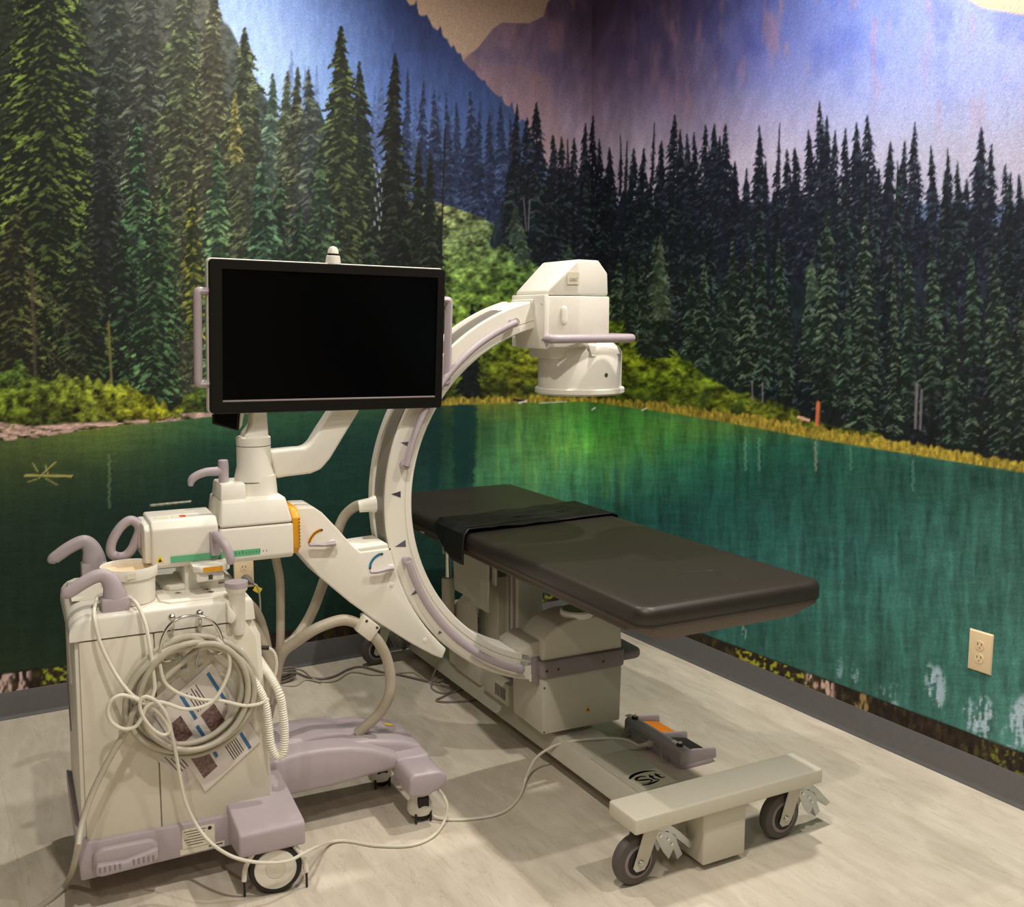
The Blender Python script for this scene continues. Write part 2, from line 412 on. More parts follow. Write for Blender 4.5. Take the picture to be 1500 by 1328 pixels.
def conifer(cx, top, bot, hw, dark, light, seed, ratio=0.5, hard=1.0, sparse=0.0, alpha=1.0):
    """one printed spruce: drooping ragged branch tiers, lit flecks over a dark body"""
    global IMG
    m = int(hw * 1.45) + 4
    x0, x1 = max(int(cx - m), CX0), min(int(cx + m), CX0 + CW); y0, y1 = max(int(top), CY0), min(int(bot), CY0 + CH)
    if x1 <= x0 or y1 <= y0: return
    ys, xs = np.mgrid[y0:y1, x0:x1].astype(np.float32); h, w = ys.shape
    r = np.random.default_rng(seed)
    dx = xs - cx - 1.5 * np.sin(ys * 0.03 + seed); ad = np.abs(dx)
    t = np.clip((ys - top) / max(bot - top, 1), 0, 1)
    env = hw * (0.04 + 0.96 * np.clip(t * 1.55, 0, 1) ** 0.82)
    per = 6.0 + hw * 0.13
    drp = ys - ad * 0.42 + 5 * fbm(h, w, 14, 9, seed + 3, 2)
    tier = drp / per + 0.37 * (dx > 0) + r.random()
    fr = tier - np.floor(tier)
    k = np.floor(tier).astype(int)
    lens = r.random(4000).astype(np.float32)
    ln = 0.62 + 0.55 * lens[(k * 2 + (dx > 0)) % 4000]
    edge = env * ln * (0.62 + 0.42 * fr) * (0.8 + 0.5 * fbm(h, w, 5, 3, seed + 5, 2))
    mask = np.clip((edge - ad) / 1.6 + 0.5, 0, 1)
    if sparse: mask *= np.clip((fbm(h, w, 4, 3, seed + 9, 2) - sparse) * 9, 0, 1)
    trunk = np.clip(1.2 + 1.4 * t - ad, 0, 1); mask = np.maximum(mask, trunk)
    F_ = fbm(h + m + 8, w, 8.5, 3.3, seed + 7, 3)
    fl = np.take_along_axis(F_, np.clip(ys - y0 + 0.5 * (m - ad), 0, h + m + 7).astype(int), 0)
    lit = np.clip((fl - (0.66 - 0.20 * ratio)) * 9, 0, 1) * (0.45 + 0.55 * (1 - fr)) * np.clip(0.45 + 0.7 * ad / np.maximum(env, 2), 0, 1)
    lit = np.clip(lit * (0.5 + 1.0 * fbm(h, w, 40, 60, seed + 13, 2)), 0, 1)
    body = dark * (0.45 + 0.8 * fbm(h, w, 5, 4, seed + 17, 2))[..., None]
    col = body * (1 - lit[..., None]) + np.clip(light * 1.32, 0, 1) * lit[..., None]
    a = (mask * alpha)[..., None]
    sl = (slice(y0 - CY0, y1 - CY0), slice(x0 - CX0, x1 - CX0))
    IMG[sl] = IMG[sl] * (1 - a) + col * a

# hazy trees on the blue slope
rr = np.random.default_rng(5)
for i in range(60):
    x = rr.uniform(330, 780); top = np.interp(x, [330, 450, 560, 620, 700, 780], [60, 66, 108, 132, 150, 200]) + rr.uniform(-8, 70)
    f = float(np.interp(x, [330, 560, 780], [0, 0.6, 1]))
    conifer(x, top, top + rr.uniform(90, 170), rr.uniform(7, 12), C3(118, 146, 206) * (1 - f) + C3(46, 58, 92) * f, C3(140, 168, 220) * (1 - f) + C3(76, 96, 136) * f, 300 + i, 0.3, alpha=0.55)
for i, (x, t) in enumerate([(596, 100), (620, 118), (637, 132), (655, 136), (668, 150), (688, 134), (702, 150), (718, 164), (735, 150), (748, 168), (640, 180), (700, 190), (720, 205), (660, 200)]):
    conifer(x, t, 345, 11 + (i % 3) * 3, C3(40, 50, 78), C3(78, 98, 132), 400 + i, 0.35, alpha=0.88)

# grassy clearing
hill = line([(-320, 300), (640, 296), (660, 302), (700, 316), (740, 338), (770, 362), (800, 385), (850, 420), (900, 430), (930, 450), (1000, 520), (1060, 556), (1150, 590), (1300, 632), (1500, 670), (1820, 730)])
grass = table([600, 680, 760, 850, 950, 1060, 1200, 1500], [295, 350, 420, 480, 530, 565, 600, 680], [
    [(150, 156, 110), (140, 150, 98), (110, 130, 84), (90, 110, 60), (90, 110, 50), (80, 96, 46), (80, 90, 40), (60, 70, 40)],
    [(128, 146, 96), (112, 132, 84), (84, 106, 74), (70, 92, 52), (80, 100, 46), (80, 96, 46), (80, 90, 40), (60, 70, 40)],
    [(112, 146, 70), (116, 148, 68), (104, 138, 60), (84, 112, 50), (76, 104, 44), (80, 96, 46), (80, 90, 40), (60, 70, 40)],
    [(70, 96, 40), (98, 126, 46), (104, 128, 40), (104, 122, 34), (96, 118, 34), (80, 96, 46), (80, 90, 40), (60, 70, 40)],
    [(60, 84, 34), (80, 104, 34), (124, 132, 36), (126, 134, 34), (116, 130, 30), (92, 116, 34), (70, 84, 36), (56, 64, 34)],
    [(50, 62, 26), (70, 80, 28), (84, 88, 30), (70, 84, 24), (88, 108, 28), (108, 124, 36), (70, 86, 30), (50, 60, 30)],
    [(44, 50, 24), (64, 70, 26), (70, 74, 28), (50, 60, 20), (52, 62, 20), (84, 92, 26), (96, 104, 34), (56, 64, 30)],
    [(44, 50, 24), (64, 70, 26), (70, 74, 28), (50, 60, 20), (60, 66, 22), (90, 92, 30), (100, 100, 36), (70, 76, 34)]])
gn = full(12, 8, 31); gd = full(5, 3.5, 32, 2)
grass = np.clip(grass * (1.6 * gn ** 1.2 + 0.9 * gd - 0.28).clip(0.15, 1.6)[..., None], 0, 1)
put(soft(YY - hill, 3), grass)
dk = np.clip((full(26, 18, 33) - 0.60) * 6, 0, 1) * (YY > hill + 6) * np.clip((YY - 300) / 60, 0, 1)
put(dk * 0.55, C3(40, 58, 30))

# dark spruce forest on the right
floor_r = line([(620, 360), (740, 352), (780, 380), (840, 400), (900, 430), (1000, 520), (1060, 556), (1150, 592), (1300, 636), (1500, 674), (1820, 735)])
top_r = line([(700, 420), (745, 275), (800, 275), (900, 290), (1060, 280), (1100, 310), (1300, 310), (1440, 315), (1520, 330), (1820, 360)])
wood = table([740, 900, 1100, 1300, 1500], [180, 300, 400, 500, 650], [
    [(30, 36, 54), (28, 32, 46), (28, 34, 50), (28, 32, 46), (32, 34, 44)],
    [(30, 40, 52), (26, 32, 44), (26, 34, 48), (30, 36, 54), (32, 34, 50)],
    [(34, 48, 50), (30, 40, 46), (26, 36, 42), (28, 34, 46), (30, 34, 44)],
    [(34, 46, 40), (30, 42, 38), (24, 34, 34), (24, 30, 34), (26, 30, 34)],
    [(34, 44, 32), (28, 38, 30), (22, 28, 26), (22, 26, 26), (24, 28, 28)]])
wood = wood * (0.55 + 0.9 * full(5, 16, 41))[..., None]
put(soft(YY - top_r + 30 * vnoise(1, CW, 9, 9, 43) - 15, 4) * soft(floor_r + 14 * vnoise(1, CW, 12, 9, 44) - YY, 5), wood)
tops = [(756, 152), (773, 172), (787, 150), (810, 198), (821, 200), (840, 202), (857, 180), (869, 169), (879, 203), (892, 216), (927, 217), (942, 217), (969, 206), (988, 168), (998, 190), (1007, 196), (1016, 194), (1032, 183), (1045, 181), (1055, 200), (1064, 182),
        (1076, 236), (1092, 246), (1111, 184), (1122, 236), (1139, 240), (1154, 219), (1165, 217), (1185, 190), (1201, 148), (1210, 170), (1223, 191), (1239, 187), (1256, 179), (1272, 169), (1286, 246), (1303, 207), (1325, 207), (1340, 179), (1365, 213), (1388, 217), (1415, 262), (1436, 186), (1452, 211), (1474, 241), (1493, 255)]
tops += [(1515 + 17 * i, 215 + (i * 37) % 60) for i in range(18)]
for i, (x, t) in enumerate(tops):
    conifer(x, t, t + 200, 15 + (i * 7) % 8, C3(24, 28, 40), C3(52, 62, 74), 500 + i, 0.36, sparse=0.20 if i % 3 else 0.08)
for i, (x, t) in enumerate([(908, 198), (917, 207), (957, 180), (1142, 180), (833, 204), (1402, 235)]):
    conifer(x, t, t + 90, 4, C3(34, 34, 48), C3(40, 44, 56), 560 + i, 0.2, sparse=0.35)
rm = np.random.default_rng(17)
for i in range(120):
    x = rm.uniform(745, 1640); f_ = float(np.interp(x, [740, 780, 840, 900, 1000, 1060, 1150, 1300, 1500, 1820], [352, 380, 400, 430, 520, 556, 592, 636, 674, 735]))
    t = rm.uniform(235, max(f_ - 110, 245)); conifer(x, t, min(t + rm.uniform(120, 260), f_), rm.uniform(11, 18), C3(22, 28, 34), C3(60, 74, 76), 900 + i, 0.42)
lit_trees = [(905, 372, 470, 14), (925, 366, 500, 15), (962, 344, 525, 24), (942, 385, 520, 13), (1012, 400, 520, 17), (1030, 380, 540, 17), (1072, 344, 560, 20), (1096, 366, 566, 22), (1118, 372, 570, 18), (1056, 410, 548, 18), (1142, 350, 540, 16), (1184, 396, 560, 14),
             (1212, 300, 596, 25), (1266, 316, 630, 27), (1310, 380, 640, 15), (1332, 352, 610, 16), (1366, 350, 600, 22), (1396, 430, 652, 19), (1422, 540, 655, 11), (1458, 372, 560, 17), (1470, 424, 664, 28), (1496, 430, 660, 18), (1425, 360, 540, 16), (1240, 420, 600, 14), (1150, 420, 580, 14), (1540, 380, 690, 26), (1590, 420, 700, 24), (1650, 370, 710, 30), (1720, 400, 720, 28)]
for i, (x, t, b, w) in enumerate(lit_trees):
    f = (i * 13 % 7) / 7
    conifer(x, t, b, w, C3(30, 40, 38) * 0.9, C3(92, 108, 88) * (1 - f) + C3(70, 94, 80) * f, 600 + i, 0.62)
conifer(968, 345, 470, 20, C3(70, 84, 66), C3(132, 140, 104), 640, 0.7, alpha=0.6)
for i, (x, t) in enumerate([(755, 300), (762, 330), (834, 356), (1190, 380)]):
    conifer(x, t, t + 60, 14, C3(56, 72, 62), C3(98, 118, 84), 650 + i, 0.6, alpha=0.8)
conifer(690, 444, 585, 20, C3(22, 28, 28), C3(40, 52, 40), 660, 0.3)
def stroke(x0, y0, x1, y1, w, c, a=1.0):
    X0, X1 = int(max(min(x0, x1) - w - 2, CX0)), int(min(max(x0, x1) + w + 3, CX0 + CW)); Y0, Y1 = int(max(min(y0, y1) - w - 2, CY0)), int(min(max(y0, y1) + w + 3, CY0 + CH))
    sl = (slice(Y0 - CY0, Y1 - CY0), slice(X0 - CX0, X1 - CX0)); xs, ys = XX[sl], YY[sl]
    d = np.abs((xs - x0) * (y1 - y0) - (ys - y0) * (x1 - x0)) / math.hypot(x1 - x0, y1 - y0)
    t = ((xs - x0) * (x1 - x0) + (ys - y0) * (y1 - y0)) / ((x1 - x0) ** 2 + (y1 - y0) ** 2)
    m = (np.clip(w - d + 0.5, 0, 1) * ((t >= 0) & (t <= 1)) * a)[..., None]
    IMG[sl] = IMG[sl] * (1 - m) + C3(*c) * m
for a in ((767, 290, 771, 338, 0.8), (776, 292, 774, 338, 0.9), (1102, 558, 1102, 588, 1.2), (1117, 560, 1117, 590, 1.2), (1343, 560, 1341, 628, 2.0), (1350, 570, 1348, 630, 1.6)): stroke(*a, (120, 112, 122), 0.8)

# big forest on the left
wl = table([-320, 0, 150, 300, 450, 560, 650], [0, 150, 300, 450, 600], [
    [(44, 52, 40), (44, 52, 40), (56, 62, 58), (80, 82, 74), (74, 84, 90), (60, 70, 80), (50, 60, 70)],
    [(34, 42, 32), (36, 44, 34), (48, 54, 50), (62, 68, 62), (58, 70, 68), (44, 54, 54), (36, 44, 50)],
    [(28, 36, 28), (30, 38, 28), (34, 40, 36), (42, 52, 46), (42, 56, 50), (34, 44, 40), (28, 34, 34)],
    [(26, 32, 26), (28, 34, 26), (26, 32, 28), (32, 42, 36), (32, 42, 36), (28, 34, 30), (22, 28, 26)],
    [(24, 30, 22), (26, 32, 22), (22, 28, 22), (28, 36, 28), (26, 34, 28), (24, 28, 24), (20, 24, 22)]])
wl = wl * (0.5 + 1.0 * full(6, 5, 51))[..., None]
top_l = line([(-320, -400), (120, -120), (290, -40), (330, 60), (400, 190), (470, 190), (540, 210), (560, 330), (600, 330), (648, 345), (652, 700)])
put(soft(YY - top_l + 40 * vnoise(1, CW, 14, 9, 53), 6) * (XX < 652), wl)
left = [  # x, top, base, half width, dark, lit, ratio
    (-200, -300, 600, 90, (26, 34, 24), (96, 112, 50), 0.5), (-80, -300, 600, 80, (26, 32, 24), (90, 104, 52), 0.5),
    (122, 20, 560, 40, (34, 38, 34), (74, 86, 62), 0.4), (168, -120, 580, 58, (38, 44, 40), (92, 104, 88), 0.45), (214, -140, 570, 52, (46, 50, 46), (104, 114, 96), 0.5),
    (268, -80, 585, 66, (50, 54, 44), (108, 126, 80), 0.52), (312, -30, 560, 50, (60, 60, 50), (114, 124, 88), 0.48), (360, 40, 560, 64, (52, 58, 48), (108, 120, 80), 0.52),
    (398, 108, 560, 40, (62, 78, 70), (112, 136, 112), 0.55), (420, 104, 520, 36, (66, 74, 60), (120, 132, 100), 0.5), (436, 98, 560, 40, (52, 58, 48), (124, 128, 96), 0.55), (453, 102, 560, 42, (54, 62, 62), (110, 124, 104), 0.5),
    (528, 90, 580, 44, (32, 40, 36), (76, 92, 66), 0.45), (500, 38, 590, 66, (36, 44, 34), (104, 118, 70), 0.55), (470, 210, 590, 48, (38, 52, 42), (92, 118, 84), 0.55),
    (577, 78, 590, 44, (24, 28, 26), (58, 70, 54), 0.35), (549, 270, 590, 26, (30, 36, 34), (70, 82, 64), 0.4), (612, 208, 590, 26, (26, 32, 28), (56, 72, 52), 0.4), (630, 226, 600, 28, (26, 32, 28), (60, 76, 56), 0.4),
    (70, -300, 600, 96, (22, 30, 22), (120, 142, 66), 0.60), (200, 168, 560, 40, (30, 44, 34), (96, 134, 92), 0.6), (150, 120, 590, 44, (24, 28, 28), (62, 72, 62), 0.4), (180, 330, 590, 40, (24, 32, 28), (76, 110, 76), 0.5), (410, 260, 590, 40, (30, 44, 36), (84, 112, 80), 0.55), (440, 300, 590, 44, (28, 42, 34), (80, 106, 76), 0.55), (540, 330, 590, 40, (24, 32, 28), (66, 84, 60), 0.45), (590, 330, 590, 34, (20, 24, 22), (54, 66, 50), 0.35), (240, 260, 560, 30, (36, 50, 36), (106, 136, 78), 0.6),
    (345, 130, 240, 12, (76, 78, 50), (156, 150, 90), 0.7), (318, 208, 560, 40, (44, 62, 48), (122, 156, 104), 0.66), (283, 274, 500, 20, (40, 50, 28), (150, 150, 66), 0.7), (225, 300, 590, 44, (30, 42, 32), (98, 138, 92), 0.6), (385, 240, 560, 44, (36, 54, 44), (84, 116, 88), 0.55), (20, 300, 600, 60, (34, 36, 28), (104, 112, 62), 0.5), (120, 330, 590, 60, (28, 34, 26), (84, 104, 60), 0.45)]
for i, (x, t, b, w, d, l, k) in enumerate(left): conifer(x, t, b, w, C3(*d), C3(*l), 700 + i, k)
for i in range(16): stroke(40 + 7 * i % 60, 400 + i * 9, 60 + (i * 23) % 70, 440 + i * 9 + (i % 5) * 4, 0.5, (120, 104, 90), 0.5)
stroke(46, 390, 52, 560, 2.5, (74, 66, 58), 0.8); stroke(159, 470, 164, 570, 1.8, (112, 106, 62), 0.9); stroke(652, 188, 646, 380, 1.3, (28, 26, 30)); 
for i in range(26): stroke(650, 230 + i * 6, 650 + (-1) ** i * (4 + i % 4), 226 + i * 6 + i % 5, 0.7, (30, 28, 30), 0.9)
for i in range(14):      # light between the trunks
    stroke(548 + (i * 7) % 12, 240 + i * 7, 549 + (i * 7) % 12, 246 + i * 7, 1.0, (190, 200, 224), 0.7)

# lit bushes on the left bank, then stones
bush = line([(-320, 500), (0, 548), (30, 534), (60, 556), (100, 548), (130, 556), (180, 562), (230, 588), (256, 606), (262, 590), (290, 570), (330, 572), (420, 590), (560, 592), (650, 590)])
bt = table([-320, 0, 60, 140, 230, 300, 420, 640], [540, 575, 610, 640], [
    [(96, 120, 50), (84, 112, 52), (110, 126, 56), (124, 132, 56), (120, 130, 48), (70, 90, 44), (60, 76, 44), (60, 74, 40)],
    [(110, 130, 46), (130, 146, 46), (124, 136, 46), (140, 144, 46), (160, 156, 40), (84, 104, 46), (60, 76, 40), (60, 74, 40)],
    [(120, 134, 40), (124, 138, 36), (76, 84, 32), (110, 114, 40), (168, 160, 40), (50, 66, 34), (52, 66, 36), (60, 70, 36)],
    [(110, 114, 60), (96, 100, 40), (70, 74, 36), (92, 90, 44), (120, 120, 40), (50, 62, 34), (50, 60, 36), (50, 60, 36)]])
bt = bt * (1.75 * full(9, 7, 61) ** 1.3 + 0.75 * full(4, 3, 62, 2) - 0.25).clip(0.12, 1.5)[..., None] * C3(222, 235, 235)
put(soft(YY - bush + 16 * vnoise(1, CW, 8, 8, 63) - 6, 3) * (XX < 652), bt)

# water
shore = line([(-320, 668), (0, 646), (60, 640), (110, 632), (180, 622), (250, 617), (330, 607), (520, 600), (640, 594), (760, 590), (860, 588), (950, 600), (1050, 616), (1190, 642), (1350, 668), (1500, 692), (1820, 744)])
stones = line([(-320, 640), (0, 618), (50, 624), (100, 620), (250, 613), (255, 606), (330, 602), (400, 606), (640, 600), (1820, 1600)])
sn = full(16, 3.5, 65)
put(soft(YY - stones, 2) * np.clip((sn - 0.34) * 8, 0, 1), C3(196, 164, 156) * (0.55 + 0.75 * full(9, 3, 66)[..., None]))
bank = shore - np.interp(XX[0], [640, 900, 950, 1100, 1300, 1500, 1820], [10, 8, 12, 17, 18, 14, 14])[None, :]
put(soft(YY - bank + 8 * vnoise(1, CW, 4, 4, 67) - 4, 3) * (XX > 630), C3(168, 148, 58) * (0.45 + 0.85 * full(3.2, 7, 68)[..., None]))
wx = [-320, 0, 150, 300, 450, 560, 640, 720, 800, 870, 950, 1040, 1150, 1300, 1420, 1500, 1820]
wy = [590, 625, 655, 690, 740, 820, 900, 1000, 1120]
wt = [[(70, 90, 46), (84, 104, 50), (110, 130, 56), (70, 116, 64), (50, 104, 66), (50, 90, 60), (54, 80, 44), (110, 128, 44), (76, 122, 48), (70, 126, 50), (60, 126, 60), (60, 110, 60), (50, 90, 60), (50, 90, 66), (50, 90, 66), (60, 110, 90), (60, 110, 90)],
      [(70, 90, 46), (84, 104, 48), (112, 132, 54), (54, 104, 66), (38, 88, 66), (28, 70, 58), (26, 62, 52), (58, 106, 62), (84, 150, 70), (76, 164, 64), (76, 150, 60), (80, 130, 58), (60, 100, 58), (50, 90, 66), (50, 90, 66), (60, 110, 90), (60, 110, 90)],
      [(66, 84, 44), (76, 94, 46), (82, 108, 52), (32, 74, 56), (26, 66, 56), (24, 62, 56), (24, 62, 56), (64, 122, 72), (96, 164, 78), (104, 180, 78), (70, 146, 76), (44, 116, 76), (34, 92, 74), (38, 92, 76), (52, 120, 106), (70, 150, 140), (70, 150, 140)],
      [(56, 74, 42), (58, 76, 42), (50, 74, 46), (26, 64, 54), (26, 70, 60), (24, 66, 58), (30, 74, 66), (76, 144, 90), (82, 156, 96), (78, 152, 100), (56, 128, 98), (36, 102, 84), (32, 84, 74), (36, 82, 72), (36, 80, 70), (38, 84, 74), (40, 84, 74)],
      [(34, 52, 36), (36, 58, 40), (28, 54, 42), (22, 54, 46), (26, 66, 56), (24, 66, 58), (30, 76, 68), (66, 140, 104), (62, 134, 106), (52, 120, 104), (40, 100, 92), (34, 90, 84), (36, 88, 80), (40, 90, 82), (44, 92, 84), (46, 92, 84), (46, 92, 84)],
      [(26, 44, 32), (27, 47, 35), (24, 46, 36), (22, 50, 42), (24, 60, 52), (24, 60, 52), (30, 76, 68), (40, 100, 84), (44, 104, 94), (42, 100, 94), (38, 96, 92), (40, 98, 92), (46, 104, 98), (52, 108, 102), (54, 108, 100), (54, 104, 96), (54, 104, 96)],
      [(28, 48, 34), (29, 50, 35), (25, 48, 36), (22, 52, 42), (26, 64, 54), (26, 64, 54), (30, 70, 60), (34, 84, 74), (38, 92, 84), (40, 96, 88), (42, 100, 94), (44, 104, 98), (50, 108, 100), (54, 112, 104), (56, 112, 104), (58, 112, 104), (58, 112, 104)],
      [(36, 56, 36), (37, 57, 37), (30, 52, 36), (26, 54, 42), (26, 60, 50), (26, 60, 50), (28, 62, 52), (32, 76, 66), (36, 84, 76), (38, 90, 82), (42, 98, 90), (44, 102, 94), (48, 106, 96), (52, 108, 98), (56, 114, 106), (66, 124, 118), (66, 124, 118)],
      [(36, 56, 36), (38, 58, 38), (30, 52, 36), (26, 54, 42), (26, 60, 50), (26, 60, 50), (28, 62, 52), (32, 76, 66), (36, 84, 76), (38, 90, 82), (42, 98, 90), (44, 102, 94), (48, 106, 96), (52, 108, 98), (62, 120, 112), (76, 134, 128), (76, 134, 128)]]
wat = table(wx, wy, wt)
wp = np.clip(XX - CX0 + 7 * (full(30, 40, 75, 3) - 0.5), 0, CW - 1).astype(int)
v1 = np.take_along_axis(full(8, 60, 71), wp, 1); v2 = np.take_along_axis(full(3, 20, 72, 2), wp, 1); h1 = full(22, 3.2, 73, 3)
amp = np.clip((XX - 500) / 300, 0.35, 1)
wat = wat * (1 + amp * (0.48 * (v1 - 0.5) + 0.20 * (v2 - 0.5)) + 0.22 * (h1 - 0.5))[..., None]
wat *= np.interp(XX[0], [0, 450, 640, 760], [0.98, 0.86, 0.88, 1.0])[None, :, None]
wat = wat * 0.86 + 0.14 * wat.mean(2, keepdims=True)
refl = np.clip((full(11, 75, 74) - 0.55) * 6, 0, 1) * np.clip((760 - YY) / 100, 0, 1) * np.clip((YY - 600) / 30, 0, 1) * np.clip(1 - np.abs(XX - 840) / 200, 0, 1)
wat = wat * (1 - 0.5 * refl[..., None]) + C3(150, 190, 84) * 0.5 * refl[..., None]
put(soft(YY - shore, 2), wat)
# tree reflections
for x0, x1, yb, a in ((628, 648, 735, 0.75), (664, 698, 730, 0.85), (676, 690, 720, 0.5)):
    wob = 5 * (vnoise(CH, 1, 1.5, 3, 77) - 0.5)
    put(soft(XX - x0 - wob, 5) * soft(x1 + wob - XX - np.clip(YY - 640, 0, 60) * 0.08, 5) * (YY > shore) * np.clip((yb - YY) / 25, 0, 1) * a, C3(20, 52, 52))
for x, y0, y1, c in ((1195, 645, 690, (170, 150, 130)), (1092, 640, 690, (120, 160, 140)), (1112, 640, 690, (120, 160, 140)), (1337, 672, 720, (90, 140, 130)), (1246, 650, 690, (90, 140, 120)), (160, 665, 745, (110, 140, 100))):
    put(np.clip(2.2 - np.abs(XX - x + 3 * (vnoise(CH, 1, 1.5, 3, 78) - 0.5)), 0, 1) * (YY > y0) * (YY < y1) * 0.55, C3(*c))
# pale sky glints low on the right
glint = np.clip((1.2 * np.take_along_axis(full(4, 22, 81, 2), wp, 1) + 0.5 * full(7, 2.6, 82, 2) - 0.76) * 6, 0, 1)
for x, y, w, h, a in ((1372, 1008, 14, 34, 0.9), (1362, 995, 8, 26, 0.7), (1440, 1052, 20, 34, 0.95), (1418, 1045, 8, 26, 0.8), (1500, 1062, 24, 46, 1.0), (1480, 1085, 16, 28, 0.8), (1230, 976, 5, 18, 0.6), (1252, 986, 6, 16, 0.6), (1090, 926, 4, 12, 0.6), (1310, 1018, 12, 18, 0.6), (1290, 1012, 7, 10, 0.5), (1560, 1110, 40, 60, 1.0), (1640, 1130, 40, 60, 1.0)):
    e = ((XX - x) / w) ** 2 + ((YY - y) / h) ** 2
    put(np.clip(1.15 - e, 0, 0.5) * 2 * glint * a, C3(168, 190, 206))
# driftwood
for a in ((36, 696, 106, 697, 1.6), (55, 690, 48, 678, 0.9), (62, 694, 82, 676, 0.9), (70, 694, 66, 680, 0.8), (58, 700, 40, 706, 0.6), (66, 700, 84, 710, 0.6)): stroke(*a, (190, 180, 104), 0.85)
stroke(220, 740, 279, 734, 1.0, (226, 224, 206), 0.95); stroke(752, 585, 768, 588, 2.0, (40, 34, 34)); stroke(760, 590, 772, 587, 1.2, (220, 210, 220)); stroke(790, 590, 830, 588, 0.8, (210, 210, 200), 0.8)
stroke(1199, 588, 1197, 624, 3.0, (196, 110, 70)); stroke(1202, 590, 1200, 622, 1.2, (90, 60, 44)); stroke(1168, 610, 1186, 616, 2.2, (214, 170, 150)); stroke(940, 601, 948, 597, 1.0, (220, 220, 210)); stroke(867, 600, 872, 597, 1.0, (235, 235, 225))
stroke(830, 300, 834, 304, 1.0, (90, 100, 80), 0.6)

# narrow filler strip pasted below the picture
strip = line([(-320, 1044), (0, 987), (90, 975), (420, 925), (640, 892), (861, 860), (1012, 922), (1250, 1010), (1500, 1103), (1820, 1222)])
sm = soft(YY - strip, 1.2)
sc = C3(46, 36, 28) * (0.35 + 1.1 * full(5, 10, 91)[..., None]) + C3(20, 22, 6) * (full(7, 16, 92)[..., None] > 0.6)
put(sm, sc)
def strip_patch(x0, x1, c, thr, seed, cx=5, cy=5): put(sm * soft(XX - x0, 8) * soft(x1 - XX, 8) * np.clip((full(cx, cy, seed, 2) - thr) * 8, 0, 1), C3(*c))
strip_patch(-200, 44, (198, 172, 168), 0.50, 93, 5, 14); strip_patch(62, 130, (150, 166, 50), 0.55, 94); strip_patch(1075, 1185, (160, 160, 46), 0.56, 95); strip_patch(1180, 1222, (206, 176, 166), 0.52, 96, 4, 16); strip_patch(1250, 1275, (150, 128, 80), 0.5, 97, 4, 16); strip_patch(1440, 1560, (110, 116, 50), 0.60, 98); strip_patch(740, 880, (120, 130, 50), 0.62, 99)
put(np.clip(1.3 - np.abs(YY - strip), 0, 1) * 0.8, C3(20, 16, 14))

# sub-print grain
IMG = np.clip(IMG * (0.93 + 0.14 * RNG.random((CH, CW, 1), dtype=np.float32)), 0, 1)
IMG_LIN = np.where(IMG <= 0.04045, IMG / 12.92, ((IMG + 0.055) / 1.055) ** 2.4).astype(np.float32)

def art_xy(P):
    """wall point (metres) -> artwork units, a fixed map for each wall plane"""
    sy, cy, sp, cp = math.sin(CAM_YAW), math.cos(CAM_YAW), math.sin(CAM_PITCH), math.cos(CAM_PITCH)
    fw = np.array([sy * cp, cy * cp, -sp]); rt = np.array([cy, -sy, 0.0]); up = np.cross(rt, fw)
    D = P - np.array([0, 0, CAM_H]); dz = np.maximum(D @ fw, 0.35)
    return 750 + CAM_F * (D @ rt) / dz, 664 - CAM_F * (D @ up) / dz

def mural_material():
    m = bpy.data.materials.new('mural_print'); m.use_nodes = True; nt = m.node_tree; b = nt.nodes['Principled BSDF']
    at = nt.nodes.new('ShaderNodeAttribute'); at.attribute_name = 'print'
    tc = nt.nodes.new('ShaderNodeTexCoord')
    n = nt.nodes.new('ShaderNodeTexNoise'); n.inputs['Scale'].default_value = 260; n.inputs['Detail'].default_value = 2; nt.links.new(tc.outputs['Object'], n.inputs['Vector'])
    mr = nt.nodes.new('ShaderNodeMapRange'); mr.inputs['From Min'].default_value = 0.25; mr.inputs['From Max'].default_value = 0.75; mr.inputs['To Min'].default_value = 0.82; mr.inputs['To Max'].default_value = 1.18
    nt.links.new(n.outputs['Fac'], mr.inputs['Value'])
    vm = nt.nodes.new('ShaderNodeVectorMath'); vm.operation = 'SCALE'
    nt.links.new(at.outputs['Color'], vm.inputs[0]); nt.links.new(mr.outputs['Result'], vm.inputs['Scale'])
    nt.links.new(vm.outputs['Vector'], b.inputs['Base Color'])
    b.inputs['Roughness'].default_value = 0.52; b.inputs['Specular IOR Level'].default_value = 0.25
    n2 = nt.nodes.new('ShaderNodeTexNoise'); n2.inputs['Scale'].default_value = 170; n2.inputs['Detail'].default_value = 2; nt.links.new(tc.outputs['Object'], n2.inputs['Vector'])
    bp = nt.nodes.new('ShaderNodeBump'); bp.inputs['Strength'].default_value = 0.22; bp.inputs['Distance'].default_value = 0.002
    nt.links.new(n2.outputs['Fac'], bp.inputs['Height']); nt.links.new(bp.outputs['Normal'], b.inputs['Normal'])
    MATS['mural_print'] = m
mural_material()
MURAL_GAIN = 1.25

